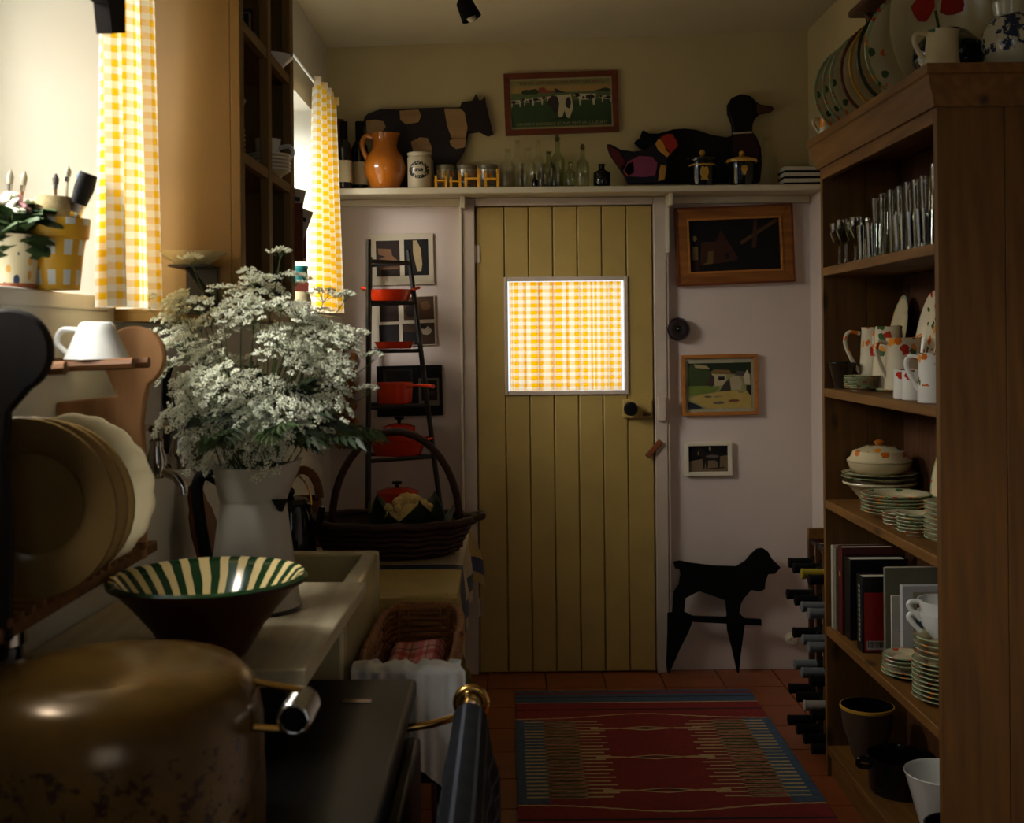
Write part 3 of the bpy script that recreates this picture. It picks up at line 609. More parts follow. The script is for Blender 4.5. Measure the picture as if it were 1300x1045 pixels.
# ================================================================== PICTURES AND WALL THINGS
def framed(name, label, corners, d, fw, fm, depth, mat_w=0, mat_m='card', cat='picture'):
    (x0, y0), (x1, y1), (x2, y2) = corners  # top-left, top-right, bottom-left pixels
    a, b, c = W(x0, y0, d), W(x1, y1, d), W(x2, y2, d); w = (b - a).length; h = (c - a).length; ang = math.atan2(b.z - a.z, b.x - a.x)
    t = T(name, label, cat, (a.x, d, a.z)); t.rotation_euler = (0, -ang, 0)
    for nm, q in (('left', [(0, 0), (fw, -fw), (fw, -h + fw), (0, -h)]), ('right', [(w, 0), (w, -h), (w - fw, -h + fw), (w - fw, -fw)]), ('top', [(0, 0), (w, 0), (w - fw, -fw), (fw, -fw)]), ('bottom', [(0, -h), (fw, -h + fw), (w - fw, -h + fw), (w, -h)])):
        MB().prism(q, -depth, 0).build('frame_bar', fm, t, smooth=0, bevel=0.002)
    if mat_w:
        box(fw, w - fw, -depth * 0.45, -depth * 0.35, -h + fw, -fw).build('mount', mat_m, t, smooth=0)
    return t, w, h
def art(t, x0, z0, w, h, y, shapes, name='print'):
    """flat print: shapes are (colour, polygon in 0..1 coordinates from top-left)"""
    mb = MB(); mats = []; cols = {}
    for i, (hcol, poly) in enumerate(shapes):
        if hcol not in cols: cols[hcol] = len(mats); mats.append(flat(hcol, 0.6))
        yy = y - 0.00012 * i; b = len(mb.v)
        for u, v in poly: mb.v.append((x0 + u * w, yy, z0 - v * h))
        mb.face([b + k for k in range(len(poly))], cols[hcol])
    o = bpy.data.objects.new(name, mb.mesh(name, mats, smooth=0, recalc=False)); COL.objects.link(o); o.parent = t; return o
FULL = [(0, 0), (1, 0), (1, 1), (0, 1)]
def rect(a, b, c, d): return [(a, b), (c, b), (c, d), (a, d)]
def blob(cx, cy, rx, ry, n=10, seed=1, j=0.2):
    r = random.Random(seed + int(cx * 997) + int(cy * 777)); return [(cx + rx * (1 + r.uniform(-j, j)) * math.cos(6.283 * k / n), cy + ry * (1 + r.uniform(-j, j)) * math.sin(6.283 * k / n)) for k in range(n)]
def textmesh(s, size, mat, parent, loc, mirror=False, rot=(R(90), 0, 0), name='lettering', width=None):
    cu = bpy.data.curves.new('txt', 'FONT'); cu.body = s; cu.size = size; cu.align_x = 'CENTER'; cu.align_y = 'CENTER'; cu.resolution_u = 2
    tmp = bpy.data.objects.new('txt', cu); COL.objects.link(tmp); dg = bpy.context.evaluated_depsgraph_get(); me = bpy.data.meshes.new_from_object(tmp.evaluated_get(dg)); bpy.data.objects.remove(tmp); bpy.data.curves.remove(cu)
    if width:
        mx = max(abs(v.co.x) for v in me.vertices) * 2; k = width / mx
        for v in me.vertices: v.co.x *= k
    if mirror:
        for v in me.vertices: v.co.x *= -1
        me.flip_normals()
    me.materials.clear(); me.materials.append(mat); o = bpy.data.objects.new(name, me); COL.objects.link(o); o.parent = parent; o.location = loc; o.rotation_euler = rot; return o
YW = 4.999
# cow print, lettering reads back to front as in the photograph
t, w, h = framed('cow_print', 'brown framed print of black and white cows in a meadow', ((639, 95), (783, 90), (641, 173)), YW, 0.024, 'frame_dark', 0.02, 1, flat('a89c6c'))
def cowart(cx, cy, s, f=1):
    return [('c9bf9c', [(cx + f * a * s, cy + b * s * 1.9) for a, b in ((-0.5, -0.2), (0.3, -0.22), (0.45, -0.32), (0.6, -0.12), (0.45, 0.0), (0.36, 0.05), (0.34, 0.42), (0.26, 0.42), (0.24, 0.12), (-0.3, 0.12), (-0.34, 0.42), (-0.42, 0.42), (-0.48, 0.08))]),
            ('2a1720', blob(cx - 0.2 * s * f, cy - 0.08 * s, 0.22 * s, 0.28 * s)), ('2a1720', blob(cx + 0.43 * s * f, cy - 0.3 * s, 0.12 * s, 0.26 * s)), ('2a1720', blob(cx + 0.12 * s * f, cy + 0.02 * s, 0.08 * s, 0.16 * s))]
shp = [('8a8350', FULL), ('a8864a', rect(0, 0.13, 1, 0.3)), ('59683a', rect(0, 0.27, 1, 0.5)), ('2f4a26', rect(0, 0.45, 1, 0.98)), ('22301a', blob(0.15, 0.25, 0.05, 0.05)), ('22301a', blob(0.23, 0.24, 0.05, 0.06)), ('8a3a34', [(0.27, 0.27), (0.28, 0.17), (0.33, 0.15), (0.36, 0.22), (0.43, 0.24), (0.43, 0.28)]), ('22301a', [(0.43, 0.28), (0.44, 0.18), (0.5, 0.24), (0.56, 0.28)]), ('22301a', [(0.82, 0.27), (0.9, 0.23), (0.95, 0.2), (1, 0.24), (1, 0.28)])]
for a in ((0.05, 0.46, 0.12, 1), (0.17, 0.44, 0.12, -1), (0.27, 0.42, 0.13, 1), (0.75, 0.4, 0.2, -1), (0.95, 0.42, 0.12, -1)): shp += cowart(*a)
shp += [('c4b890', [(0.35, 0.36), (0.6, 0.32), (0.62, 0.6), (0.58, 0.82), (0.55, 0.82), (0.53, 0.66), (0.5, 0.82), (0.47, 0.8), (0.46, 0.6), (0.38, 0.55)]), ('2a1720', [(0.37, 0.42), (0.41, 0.34), (0.46, 0.36), (0.48, 0.5), (0.47, 0.66), (0.43, 0.72), (0.40, 0.58), (0.36, 0.53)]), ('2a1720', blob(0.57, 0.5, 0.03, 0.11)), ('22301a', [(0.38, 0.84), (0.5, 0.79), (0.58, 0.8), (0.5, 0.85)])]
art(t, 0.03, -0.03, w - 0.06, h - 0.06, -0.0095, shp)
textmesh('COWS MAY COME AND COWS MAY GO BUT', 0.018, flat('5e2c1a'), t, (w / 2 + 0.005, -0.0125, -0.044), True, width=(w - 0.06) * 0.86)
textmesh('THE BULL IN THIS PLACE GOES ON FOREVER', 0.018, flat('a39a70'), t, (w / 2, -0.0125, -h + 0.044), True, width=(w - 0.06) * 0.92)
box(0.024, w - 0.024, -0.0145, -0.0135, -h + 0.024, -0.024).build('glazing', 'pane', t, smooth=0)
t, w, h = framed('windmill_painting', 'dark painting of a cottage and windmill in wide wooden frame', ((855, 265), (1004, 259), (858, 364)), YW, 0.058, 'frame_oak', 0.026)
for q in ((0, 0.008), (0.05, 0.058)):
    mb = MB()
    for a in ((q[0], w - q[0], -q[1], -q[0]), (q[0], w - q[0], -h + q[0], -h + q[1]), (q[0], q[1], -h + q[1], -q[1]), (w - q[1], w - q[0], -h + q[1], -q[1])): mb.box(a[0], a[1], -0.031, -0.02, a[2], a[3])
    mb.build('frame_moulding', 'frame_dark' if q[0] == 0 else 'frame_light', t, smooth=0)
art(t, 0.056, -0.056, w - 0.112, h - 0.112, -0.012, [('0c0a0c', FULL), ('3a1f16', [(0.12, 0.86), (0.14, 0.42), (0.3, 0.42), (0.36, 0.2), (0.42, 0.4), (0.54, 0.75), (0.5, 0.8), (0.2, 0.86)]), ('5c4a28', [(0.14, 0.86), (0.2, 0.8), (0.21, 0.6), (0.27, 0.6), (0.26, 0.84)]), ('6b5a38', rect(0.04, 0.5, 0.1, 0.76)), ('7a6640', blob(0.07, 0.35, 0.025, 0.05)), ('2a1612', rect(0.05, 0.78, 0.11, 0.98)), ('4a341c', [(0.56, 0.44), (0.96, 0.02), (0.99, 0.06), (0.58, 0.5)]), ('3a2018', [(0.72, 0.02), (0.76, 0.02), (0.74, 0.55), (0.69, 0.58)]), ('1c1210', rect(0.39, 0.64, 0.44, 0.76))])
pk = W(861, 418, 4.97)
t = T('wall_bell', 'round dark turned wooden boss on the wall below the windmill painting', 'wall boss', (pk.x, 5.0, pk.z))
MB().lathe([(0, 0), (0.03, 0), (0.03, 0.012), (0.047, 0.02), (0.05, 0.035), (0.042, 0.05), (0.02, 0.052), (0, 0.046)], n=28, M4=Matrix.Rotation(R(90), 4, 'X')).build('rim', flat('20100c', 0.3), t)
MB().sphere((0, -0.05, 0), 0.014).build('button', 'blackgloss', t)
t, w, h = framed('harbour_picture', 'honey wood framed picture of a village harbour with boats', ((864, 451), (960, 449), (865, 528)), YW, 0.015, 'frame_light', 0.026, 1, flat('a8a184'))
art(t, 0.027, -0.036, w - 0.054, h - 0.066, -0.0125, [('8c8a5c', FULL), ('22301c', rect(0, 0, 1, 0.25)), ('3c4a26', [(0, 0.05), (0.2, 0.05), (0.36, 0.2), (0.4, 0.55), (0.2, 0.62), (0, 0.65)]), ('a89a70', [(0.1, 0.02), (0.3, 0.06), (0.36, 0.14), (0.12, 0.1)]), ('6b7a34', [(0, 0.5), (0.3, 0.5), (0.5, 0.55), (0.4, 0.65), (0, 0.72)]), ('b8a880', [(0.38, 0.22), (0.6, 0.18), (0.62, 0.5), (0.4, 0.5)]), ('7a6038', [(0.36, 0.2), (0.42, 0.14), (0.66, 0.16), (0.7, 0.26), (0.4, 0.24)]), ('4a3a34', [(0.28, 0.5), (0.36, 0.24), (0.42, 0.3), (0.42, 0.5)]), ('ada07c', [(0.66, 0.36), (0.72, 0.3), (0.82, 0.3), (0.86, 0.44), (0.84, 0.6), (0.66, 0.62)]), ('3f3830', [(0.5, 0.62), (0.58, 0.44), (0.66, 0.34), (0.68, 0.62)]), ('c4b896', [(0.88, 0.3), (0.94, 0.16), (0.98, 0.3), (0.99, 0.5), (0.9, 0.48)]), ('4a4440', [(0.74, 0.28), (0.78, 0.18), (0.92, 0.2), (0.88, 0.3)]), ('2c2824', rect(0.92, 0.5, 1, 0.72)), ('b39a54', [(0, 0.78), (0.2, 0.7), (0.6, 0.62), (0.92, 0.62), (1, 0.76), (1, 1), (0.3, 1)]), ('1c2430', [(0, 0.84), (0.12, 0.9), (0.24, 1), (0, 1)]), ('6b6050', blob(0.48, 0.88, 0.1, 0.035)), ('7a4a3a', blob(0.72, 0.84, 0.09, 0.035)), ('8a7a54', blob(0.47, 0.74, 0.07, 0.022)), ('5a5648', blob(0.31, 0.74, 0.06, 0.025)), ('8a7a60', blob(0.84, 0.65, 0.05, 0.025)), ('2c2a28', rect(0.48, 0.3, 0.58, 0.38))])
box(0.015, w - 0.015, -0.0185, -0.0175, -h + 0.015, -0.015).build('glazing', 'pane', t, smooth=0)
t, w, h = framed('horse_photograph', 'small white framed photograph of a standing dark horse', ((868, 561), (928, 560), (869, 604)), YW, 0.017, 'cream', 0.022)
hp = [(0.36, 0.5), (0.28, 0.3), (0.22, 0.24), (0.26, 0.14), (0.33, 0.08), (0.42, 0.2), (0.48, 0.34), (0.6, 0.36), (0.72, 0.3), (0.8, 0.36), (0.8, 0.6), (0.79, 0.86), (0.74, 0.86), (0.73, 0.62), (0.66, 0.56), (0.5, 0.58), (0.49, 0.9), (0.45, 0.9), (0.43, 0.62), (0.41, 0.88), (0.37, 0.88)]
art(t, 0.016, -0.016, w - 0.032, h - 0.032, -0.010, [('0f0c0a', FULL), ('6b5a42', [(0, 0.6), (0.4, 0.5), (0.8, 0.42), (1, 0.38), (1, 1), (0, 1)]), ('1c1512', hp), ('5c5048', blob(0.6, 0.42, 0.14, 0.06)), ('7a5a34', blob(0.26, 0.3, 0.02, 0.08)), ('8a7a60', blob(0.55, 0.12, 0.03, 0.1)), ('2a1f18', [(0.5, 0.86), (0.9, 0.82), (0.95, 0.86), (0.6, 0.9)])])
# photo boards on the left
def board(name, label, corners, mat, shapes, d=YW):
    (x0, y0), (x1, y1), (x2, y2) = corners; a, b, c = W(x0, y0, d), W(x1, y1, d), W(x2, y2, d); w = (b - a).length; h = (c - a).length
    t = T(name, label, 'photo board', (a.x, d, a.z)); t.rotation_euler = (0, -math.atan2(b.z - a.z, b.x - a.x), 0)
    box(0, w, -0.012, 0, -h, 0).build('backing_board', mat, t, bevel=0.002); art(t, 0, 0, w, h, -0.0123, shapes, 'photographs'); return t
board('photo_board', 'cream card with photographs of boots and a white feather', ((469, 298), (550, 296), (470, 363)), 'card', [('2a1c18', rect(0.1, 0.13, 0.47, 0.83)), ('141012', rect(0.54, 0.12, 0.92, 0.82)), ('7a5638', [(0.13, 0.28), (0.34, 0.3), (0.35, 0.42), (0.42, 0.5), (0.46, 0.6), (0.44, 0.68), (0.17, 0.7), (0.15, 0.48), (0.25, 0.44), (0.14, 0.4)]), ('a8926c', [(0.68, 0.14), (0.74, 0.14), (0.8, 0.3), (0.82, 0.6), (0.8, 0.74), (0.74, 0.74), (0.68, 0.4)]), ('5a3f2c', rect(0.17, 0.6, 0.44, 0.66))])
board('photo_board', 'card with four brown photographs pinned behind the pan stand', ((472, 378), (552, 375), (473, 441)), 'card', [('2c1c14', rect(0.12, 0.05, 0.42, 0.5)), ('4a3420', rect(0.5, 0.02, 0.98, 0.48)), ('171010', rect(0.1, 0.56, 0.42, 0.98)), ('3c2a1c', rect(0.47, 0.55, 0.98, 0.98)), ('221610', blob(0.6, 0.3, 0.08, 0.14)), ('6a4c2c', blob(0.85, 0.2, 0.08, 0.1)), ('141010', rect(0.47, 0.72, 0.72, 0.98)), ('a0927a', blob(0.84, 0.7, 0.08, 0.1)), ('1c1414', blob(0.8, 0.62, 0.06, 0.05))])
board('photo_board', 'black card with two dim photographs behind the pan stand', ((478, 465), (561, 463), (480, 529)), flat('0e0c0e'), [('2c2620', rect(0.1, 0.06, 0.55, 0.5)), ('15110f', rect(0.14, 0.1, 0.52, 0.46)), ('6b6250', rect(0.64, 0.26, 0.95, 0.8)), ('1c1614', rect(0.68, 0.3, 0.92, 0.7)), ('3a2a20', rect(0.74, 0.52, 0.88, 0.6))])
pk = W(1004, 811, 5.0)
t = T('wall_socket', 'small round white fitting on wall beside the dog silhouette', 'wall fitting', (pk.x, 5.0, pk.z))
MB().lathe([(0, 0), (0.026, 0), (0.026, 0.008), (0.018, 0.012), (0.018, 0.03), (0.013, 0.032), (0.012, 0.026), (0.006, 0.026), (0.005, 0.036), (0, 0.036)], n=24, M4=Matrix.Rotation(R(90), 4, 'X')).build('fitting', 'cream', t)
# dog silhouette
base = (W(920, 850, 4.93).x, 4.93, 0)
K = 3.485
def dg(p): return ground(outline(p, 820, 660, K, 4.93, base))
t = T('dog_silhouette', 'flat black dog silhouette on two pointed stakes leaning by the wall', 'dog figure', base)
MB().prism(dg([(120, 185), (150, 180), (200, 190), (300, 203), (400, 205), (440, 180), (465, 150), (490, 128), (515, 124), (540, 140), (555, 170), (578, 192), (595, 210), (570, 238), (540, 240), (528, 275), (525, 305), (505, 317), (480, 312), (465, 310), (430, 350), (420, 370), (412, 412), (358, 428), (354, 380), (350, 355), (295, 335), (235, 315), (175, 345), (168, 408), (117, 414), (120, 370), (123, 320), (145, 285), (152, 240), (148, 215), (130, 215)]), -0.008, 0.008).build('body', 'black', t, bevel=0.002)
MB().prism(dg([(96, 412), (168, 404), (200, 425), (205, 450), (190, 490), (150, 570), (103, 678), (95, 674), (90, 640), (95, 500)]), -0.009, 0.009).build('stake', 'black', t, bevel=0.002)
MB().prism(dg([(356, 425), (412, 408), (425, 425), (440, 436), (436, 466), (430, 510), (418, 600), (411, 678), (404, 676), (385, 590), (360, 490)]), -0.009, 0.009).build('stake', 'black', t, bevel=0.002)
MB().prism(dg([(170, 407), (210, 425), (356, 430), (440, 436), (510, 440), (510, 467), (354, 458), (205, 450)]), -0.010, 0.010).build('crossbar', 'black', t, bevel=0.002)
# rug
ry0, ry1 = 3.2, 4.70; rx0, rx1 = 0.015, 0.955
t = T('kilim_rug', 'flat-woven red and blue kilim rug with cream comb pattern on tiles', 'rug', ((rx0 + rx1) / 2, (ry0 + ry1) / 2, 0.0)); rw, rl = (rx1 - rx0) / 2, (ry1 - ry0) / 2
box(-rw, rw, -rl, rl, 0.0005, 0.007).build('field', 'rug_red', t, bevel=0.002)
def band(nm, pts, m, z=0.0075):
    mb = MB(); b = len(mb.v); n = len(pts)
    mb.v += [(x, y, 0.006) for x, y in pts] + [(x, y, z) for x, y in pts]; mb.face([b + n + i for i in range(n)])
    for i in range(n): j = (i + 1) % n; mb.face([b + i, b + j, b + n + j, b + n + i])
    return mb.build(nm, m, t, smooth=0)
def yb(v): return rl - v
for s in (1, -1):
    def bb(nm, v0, v1, m, z=0.0075): band(nm, [(-rw, s * yb(v0)), (rw, s * yb(v0)), (rw, s * yb(v1)), (-rw, s * yb(v1))][::s], m, z)
    bb('end_band', 0.004, 0.03, 'rug_blue'); bb('end_band', 0.034, 0.044, 'rug_red', 0.0078); bb('end_band', 0.05, 0.15, 'rug_blue'); bb('end_band', 0.085, 0.093, 'rug_dark', 0.0079); bb('thin_line', 0.153, 0.159, 'rug_cream'); bb('thin_line', 0.236, 0.248, 'rug_dark')
    # arched cream line
    n = 40; mb = MB()
    for i in range(n):
        u0, u1 = i / n, (i + 1) / n; z = 0.0076
        f = lambda u: s * yb(0.345 - 0.055 * math.exp(-((u - 0.5) / 0.24) ** 2) + (0.003 if int(u * n) % 2 else 0))
        a = [(-rw + 2 * rw * u0, f(u0)), (-rw + 2 * rw * u1, f(u1)), (-rw + 2 * rw * u1, f(u1) - s * 0.010), (-rw + 2 * rw * u0, f(u0) - s * 0.010)]; b = len(mb.v)
        mb.v += [(x, y, z) for x, y in a]; mb.face([b, b + 1, b + 2, b + 3])
    mb.build('arched_line', 'rug_cream', t, smooth=0)
for s in (-1, 1):
    band('side_border', [(s * rw, -yb(0.36)), (s * rw, yb(0.36)), (s * (rw - 0.10), yb(0.36)), (s * (rw - 0.10), -yb(0.36))][::-s], 'rug_blue')
    for i in range(24):
        y = yb(0.385) - i * 0.032
        if y < -yb(0.385): break
        L = 0.30 + 0.02 * (i % 2)
        m = MB(); 
        for a, b_, hw in ((0.03, L, 0.0055), (0.10, 0.22, 0.0105)):
            q = len(m.v); m.v += [(s * (rw - a), y - hw, 0.0079), (s * (rw - b_), y - hw, 0.0079), (s * (rw - b_), y + hw, 0.0079), (s * (rw - a), y + hw, 0.0079)]; m.face([q, q + 1, q + 2, q + 3])
        m.build('comb_tooth', 'rug_cream', t, smooth=0)
for cy in (yb(0.46), 0.0, -yb(0.46)):
    for sx_, sy_, m, z in ((0.11, 0.022, 'rug_cream', 0.0077), (0.07, 0.013, 'rug_dark', 0.0080), (0.035, 0.007, 'rug_red', 0.0083)):
        band('diamond', [(-sx_, cy), (0, cy - sy_), (sx_, cy), (0, cy + sy_)], m, z)
    for s in (-1, 1): band('diamond_arm', [(s * 0.10, cy - 0.006), (s * 0.2, cy - 0.010), (s * 0.2, cy + 0.010), (s * 0.10, cy + 0.006)][::s], 'rug_cream', 0.0077)

# ================================================================== RIGHT CUPBOARD
CX0, CX1, CY0, CY1, CT = 1.02, XR - 0.003, 2.77, 3.806, 2.064
t = T('pine_dresser', 'tall open pine dresser with crockery shelves along the right wall', 'dresser', (CX0, CY0, 0)); cupboard = t
cw, cl = CX1 - CX0, CY1 - CY0
for a, b in ((0, 0.16), (0.161, cw)): box(a, b, 0, 0.024, 0.0, 1.985).build('side_board', 'pine', t, bevel=0.002)
for a, b in ((0, 0.14), (0.141, cw)): box(a, b, cl - 0.024, cl, 0.0, 1.985).build('side_board', 'pine', t, bevel=0.002)
nb = 8
for i in range(nb):
    y0 = 0.024 + (cl - 0.048) * i / nb; y1 = 0.024 + (cl - 0.048) * (i + 1) / nb
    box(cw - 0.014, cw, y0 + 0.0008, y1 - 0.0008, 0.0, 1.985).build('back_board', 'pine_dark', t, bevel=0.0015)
SH = [0.10, 0.485, 0.895, 1.255, 1.645]
for z in SH: box(0.0, cw - 0.014, 0.024, cl - 0.024, z - 0.028, z).build('shelf', 'pine_y', t, bevel=0.003)
box(0.012, 0.03, 0.024, cl - 0.024, 0.0, 0.072).build('plinth', 'pine_y', t, bevel=0.002)
box(0.0, 0.022, 0.024, cl - 0.024, 1.93, 1.985).build('top_rail', 'pine_y', t, bevel=0.002)
box(-0.005, cw, -0.005, cl + 0.005, 1.985, 2.015).build('top_board', 'pine_y', t, bevel=0.002)
# cornice: front, near and far runs
pro = [(0.0, 1.965), (-0.010, 1.965), (-0.012, 1.985), (-0.024, 2.012), (-0.027, 2.036), (-0.034, 2.04), (-0.034, 2.062), (0.0, 2.062)]
def run(pts3, pr):  # mitred run of profile (offset outwards, z)
    mb = MB(); n = len(pr)
    for (x, y, nx, ny) in pts3:
        for o_, z in pr: mb.v.append((x + nx * -o_, y + ny * -o_, z))
    for i in range(len(pts3) - 1):
        for k in range(n): k2 = (k + 1) % n; mb.face([i * n + k, i * n + k2, (i + 1) * n + k2, (i + 1) * n + k])
    mb.face(list(range(n))); mb.face([(len(pts3) - 1) * n + k for k in range(n)]); return mb
run([(cw, 0, 0, -1), (0, 0, -1, -1), (0, cl, -1, 1), (cw, cl, 0, 1)], pro).build('cornice', 'pine_y', t, smooth=30)
box(0.0, cw, 0.0, cl, 2.015, 2.061).build('top_filler', 'pine_y', t, smooth=0)

# --- crockery makers
def plate_prof(r, h=0.018): return [(0, 0.002), (r * 0.55, 0.0), (r * 0.58, 0.003), (r * 0.66, h * 0.45), (r * 0.985, h), (r, h + 0.002), (r * 0.985, h + 0.0035), (r * 0.93, h * 0.94 + 0.0035), (r * 0.64, h * 0.45 + 0.004), (r * 0.56, 0.0055), (0, 0.006)]
PMATS = [0, 0, 0, 0, 1, 1, 1, 2, 0, 0]
_pm = {}
def plate_mesh(r, h, mats):
    k = (round(r, 4), round(h, 4), tuple(mats))
    if k not in _pm: _pm[k] = MB().lathe(plate_prof(r, h), n=32, mats=PMATS).mesh('plate', mats)
    return _pm[k]
def plate(name, label, loc, r, h=0.018, mats=('cream_glaze', 'rimgreen'), group=None, cat='plate', rot=None):
    mats = tuple(mats) if len(mats) == 3 else tuple(mats) + (('sprig',) if mats[1] == 'rimgreen' else (mats[0],))
    o = bpy.data.objects.new(name, plate_mesh(r, h, mats)); COL.objects.link(o); o.location = loc; o.rotation_euler = rot or (0, 0, random.uniform(0, 6)); return tag(o, label, cat, group)
def stack(n, name, label, x, y, z, r, h, dz, mats=('cream_glaze', 'rimgreen'), group=None, cat='plate'):
    for i in range(n): plate(name, ('topmost ' if i == n - 1 and n > 2 else 'bottom ' if i == 0 and n > 2 else '') + label, (x + random.uniform(-.001, .001), y + random.uniform(-.001, .001), z + i * dz), r, h, mats, group or label, cat)
    return z + (n - 1) * dz
def bowlthing(name, label, loc, prof, mat_out, mat_in=None, cat='bowl', group=None, n=32, rim=None):
    t = T(name, label, cat, loc, random.uniform(0, 1), group); th = 0.005
    MB().lathe([(0, 0.002), (prof[0][0], 0)] + prof[1:], n=n).build('body', mat_out, t)
    MB().lathe([prof[-1], (prof[-1][0] - 0.001, prof[-1][1] + 0.003), (prof[-1][0] - th, prof[-1][1] + 0.001)] + [(max(r - th, 0.003), z + 0.002) for r, z in prof[::-1][1:-1]] + [(0, prof[0][1] + 0.008)], n=n).build('inside', mat_in or mat_out, t)
    if rim: MB().lathe([(prof[-1][0] + 0.0006, prof[-1][1] - 0.006), (prof[-1][0] + 0.0015, prof[-1][1] - 0.003), (prof[-1][0] + 0.0006, prof[-1][1] + 0.003), (prof[-1][0] - 0.003, prof[-1][1] + 0.004)], n=n).build('rim', rim, t)
    return t
# --- shelf of glasses (z 1.645)
def goblet(label, x, y, h, r, group):
    t = T('wine_glass', label, 'glass', (x, y, SH[4]), 0, group)
    MB().lathe([(0, 0), (r * 0.9, 0), (r * 0.9, 0.002), (0.006, 0.006), (0.004, h * 0.2), (0.005, h * 0.45), (r * 0.7, h * 0.56), (r, h * 0.75), (r * 1.05, h), (r * 1.02, h), (r * 0.96, h * 0.76), (r * 0.66, h * 0.58), (0, h * 0.5)], n=20).build('bowl_and_stem', 'clear', t); return t
def tumbler(label, x, y, h, r, group, name='tumbler', k=0.85):
    t = T(name, label, 'glass', (x, y, SH[4]), 0, group)
    MB().lathe([(0, 0), (r * k, 0), (r, h), (r - 0.0022, h), (r * k - 0.0022, 0.012), (0, 0.012)], n=18).build('body', 'clear', t); return t
gx = lambda px, y: W(px, 320, y).x
for px, y in ((1066, 3.72), (1074, 3.60), (1086, 3.67), (1092, 3.52)): goblet('stemmed wine glass with flared bowl among the dresser goblets', gx(px, y), y, 0.135, 0.03, 'stemmed goblets on top dresser shelf')
for px, y in ((1099, 3.42), (1106, 3.54), (1110, 3.34)): tumbler('short stubby glass between goblets and tall flutes', gx(px, y), y, 0.10, 0.026, 'stubby glasses on top dresser shelf')
for px, y in ((1115, 3.64), (1125, 3.52), (1136, 3.42), (1147, 3.34), (1158, 3.26), (1168, 3.2), (1178, 3.13)): tumbler('tall narrow straight-sided flute glass in the dresser row', gx(px, y), y, 0.205, 0.021, 'tall flutes on top dresser shelf', 'flute_glass', 0.7)
for px, y in ((1149, 3.06), (1166, 3.0), (1178, 2.93)): tumbler('broad cut tumbler standing before the tall flutes', gx(px, y), y, 0.095, 0.034, 'broad tumblers on top dresser shelf')
for px, y in ((1186, 3.02), (1192, 3.1)): goblet('tall stemmed glass beside the near dresser side', gx(px, y) + 0.02, y, 0.22, 0.028, 'tall stemmed glasses by dresser side')
# --- shelf of poppy ware (z 1.255)
S3 = SH[3]
bowlthing('dark_bowl', 'dark green glazed bowl behind the small saucers', (1.068, 3.735, S3), [(0.026, 0), (0.028, 0.01), (0.042, 0.075), (0.044, 0.082)], flat('2a1c12', 0.3), flat('0d1812', 0.15))
stack(7, 'saucer', 'cream saucer in the low pile beside the dark bowl', 1.078, 3.575, S3, 0.052, 0.010, 0.0058)
def cone(r0, r1, h, lip=0.002): return [(r0, 0), (r0 + 0.002, 0.004), ((r0 + r1) / 2, h * 0.5), (r1, h - 0.006), (r1 + lip, h)]
def hand(r, h, out=0.032, lo=0.25, hi=0.9): return [(r * 0.96, h * hi), (r + out * 0.75, h * (hi + 0.02)), (r + out, h * (hi - 0.14)), (r + out * 0.6, h * 0.5), (r * 0.99, h * lo)]
jug('poppy_jug', 'tall cream poppy jug with long angular handle', (1.160, 3.715, S3), cone(0.046, 0.036, 0.195), 'china', hand(0.042, 0.195, 0.045), 0.005, math.pi * 0.95, spout=0.012)
jug('poppy_jug', 'tall cream poppy jug between two other poppy jugs', (1.168, 3.592, S3), cone(0.05, 0.04, 0.197), 'china', hand(0.045, 0.197, 0.03), 0.005, math.pi * 0.6, spout=0.012)
jug('poppy_jug', 'broad poppy jug with dark spout standing on a flat dish', (1.152, 3.42, S3 + 0.0075), cone(0.05, 0.044, 0.155), 'china', hand(0.047, 0.155, 0.028), 0.005, math.pi, spout=0.016)
plate('flat_dish', 'shallow cream dish under the broad poppy jug', (1.152, 3.42, S3), 0.075, 0.010)
for x, y, lab in ((1.072, 3.16, 'white poppy beaker standing beside the small poppy jug'), (1.068, 3.08, 'white poppy beaker touching the handled poppy cup')):
    jug('poppy_beaker', lab, (x, y, S3), cone(0.03, 0.031, 0.078), 'china_w', None, 0, cat='beaker')
jug('poppy_cup', 'handled white poppy cup before the oval plates', (1.150, 3.06, S3), cone(0.034, 0.036, 0.085), 'china_w', hand(0.035, 0.085, 0.026), 0.0045, math.pi * 0.95, cat='cup')
jug('poppy_jug', 'small white poppy jug nearest the dresser side', (1.078, 2.955, S3), cone(0.042, 0.04, 0.125), 'china_w', hand(0.04, 0.125, 0.03), 0.005, math.pi * 0.85, spout=0.01)
def ovalplate(label, x, y, z, a, b, lean, mat, name='oval_plate'):
    # leans back against the dresser back: faces -x
    M4 = Matrix.Rotation(R(90), 4, 'Z'); M4 = Matrix.Rotation(R(lean), 4, 'Y') @ M4 @ Matrix.Rotation(R(90), 4, 'X')
    mb = MB().lathe(plate_prof(1.0, 0.06), n=36, mats=PMATS)
    mb.v = [(px * a, py * b, pz * 0.25) for px, py, pz in mb.v]; 
    vs_ = [Vector(v) for v in mb.v]; rot = Matrix.Rotation(R(-90 + lean), 4, 'Y') @ Matrix.Rotation(R(90), 4, 'Z')
    vs_ = [rot @ v for v in vs_]; zm = min(v.z for v in vs_); mb.v = [(v.x, v.y, v.z - zm) for v in vs_]
    o = mb.build(name, [mat, 'rimgreen' if mat != 'china' else mat, mat]); o.location = (x, y, z); return tag(o, label, 'plate')
ovalplate('plain oval cream plate propped against the dresser back', 1.235, 3.68, S3, 0.085, 0.15, 10, 'cream_glaze')
ovalplate('oval plate with red poppies propped beside the dresser side', 1.235, 3.42, S3, 0.09, 0.152, 10, 'china')
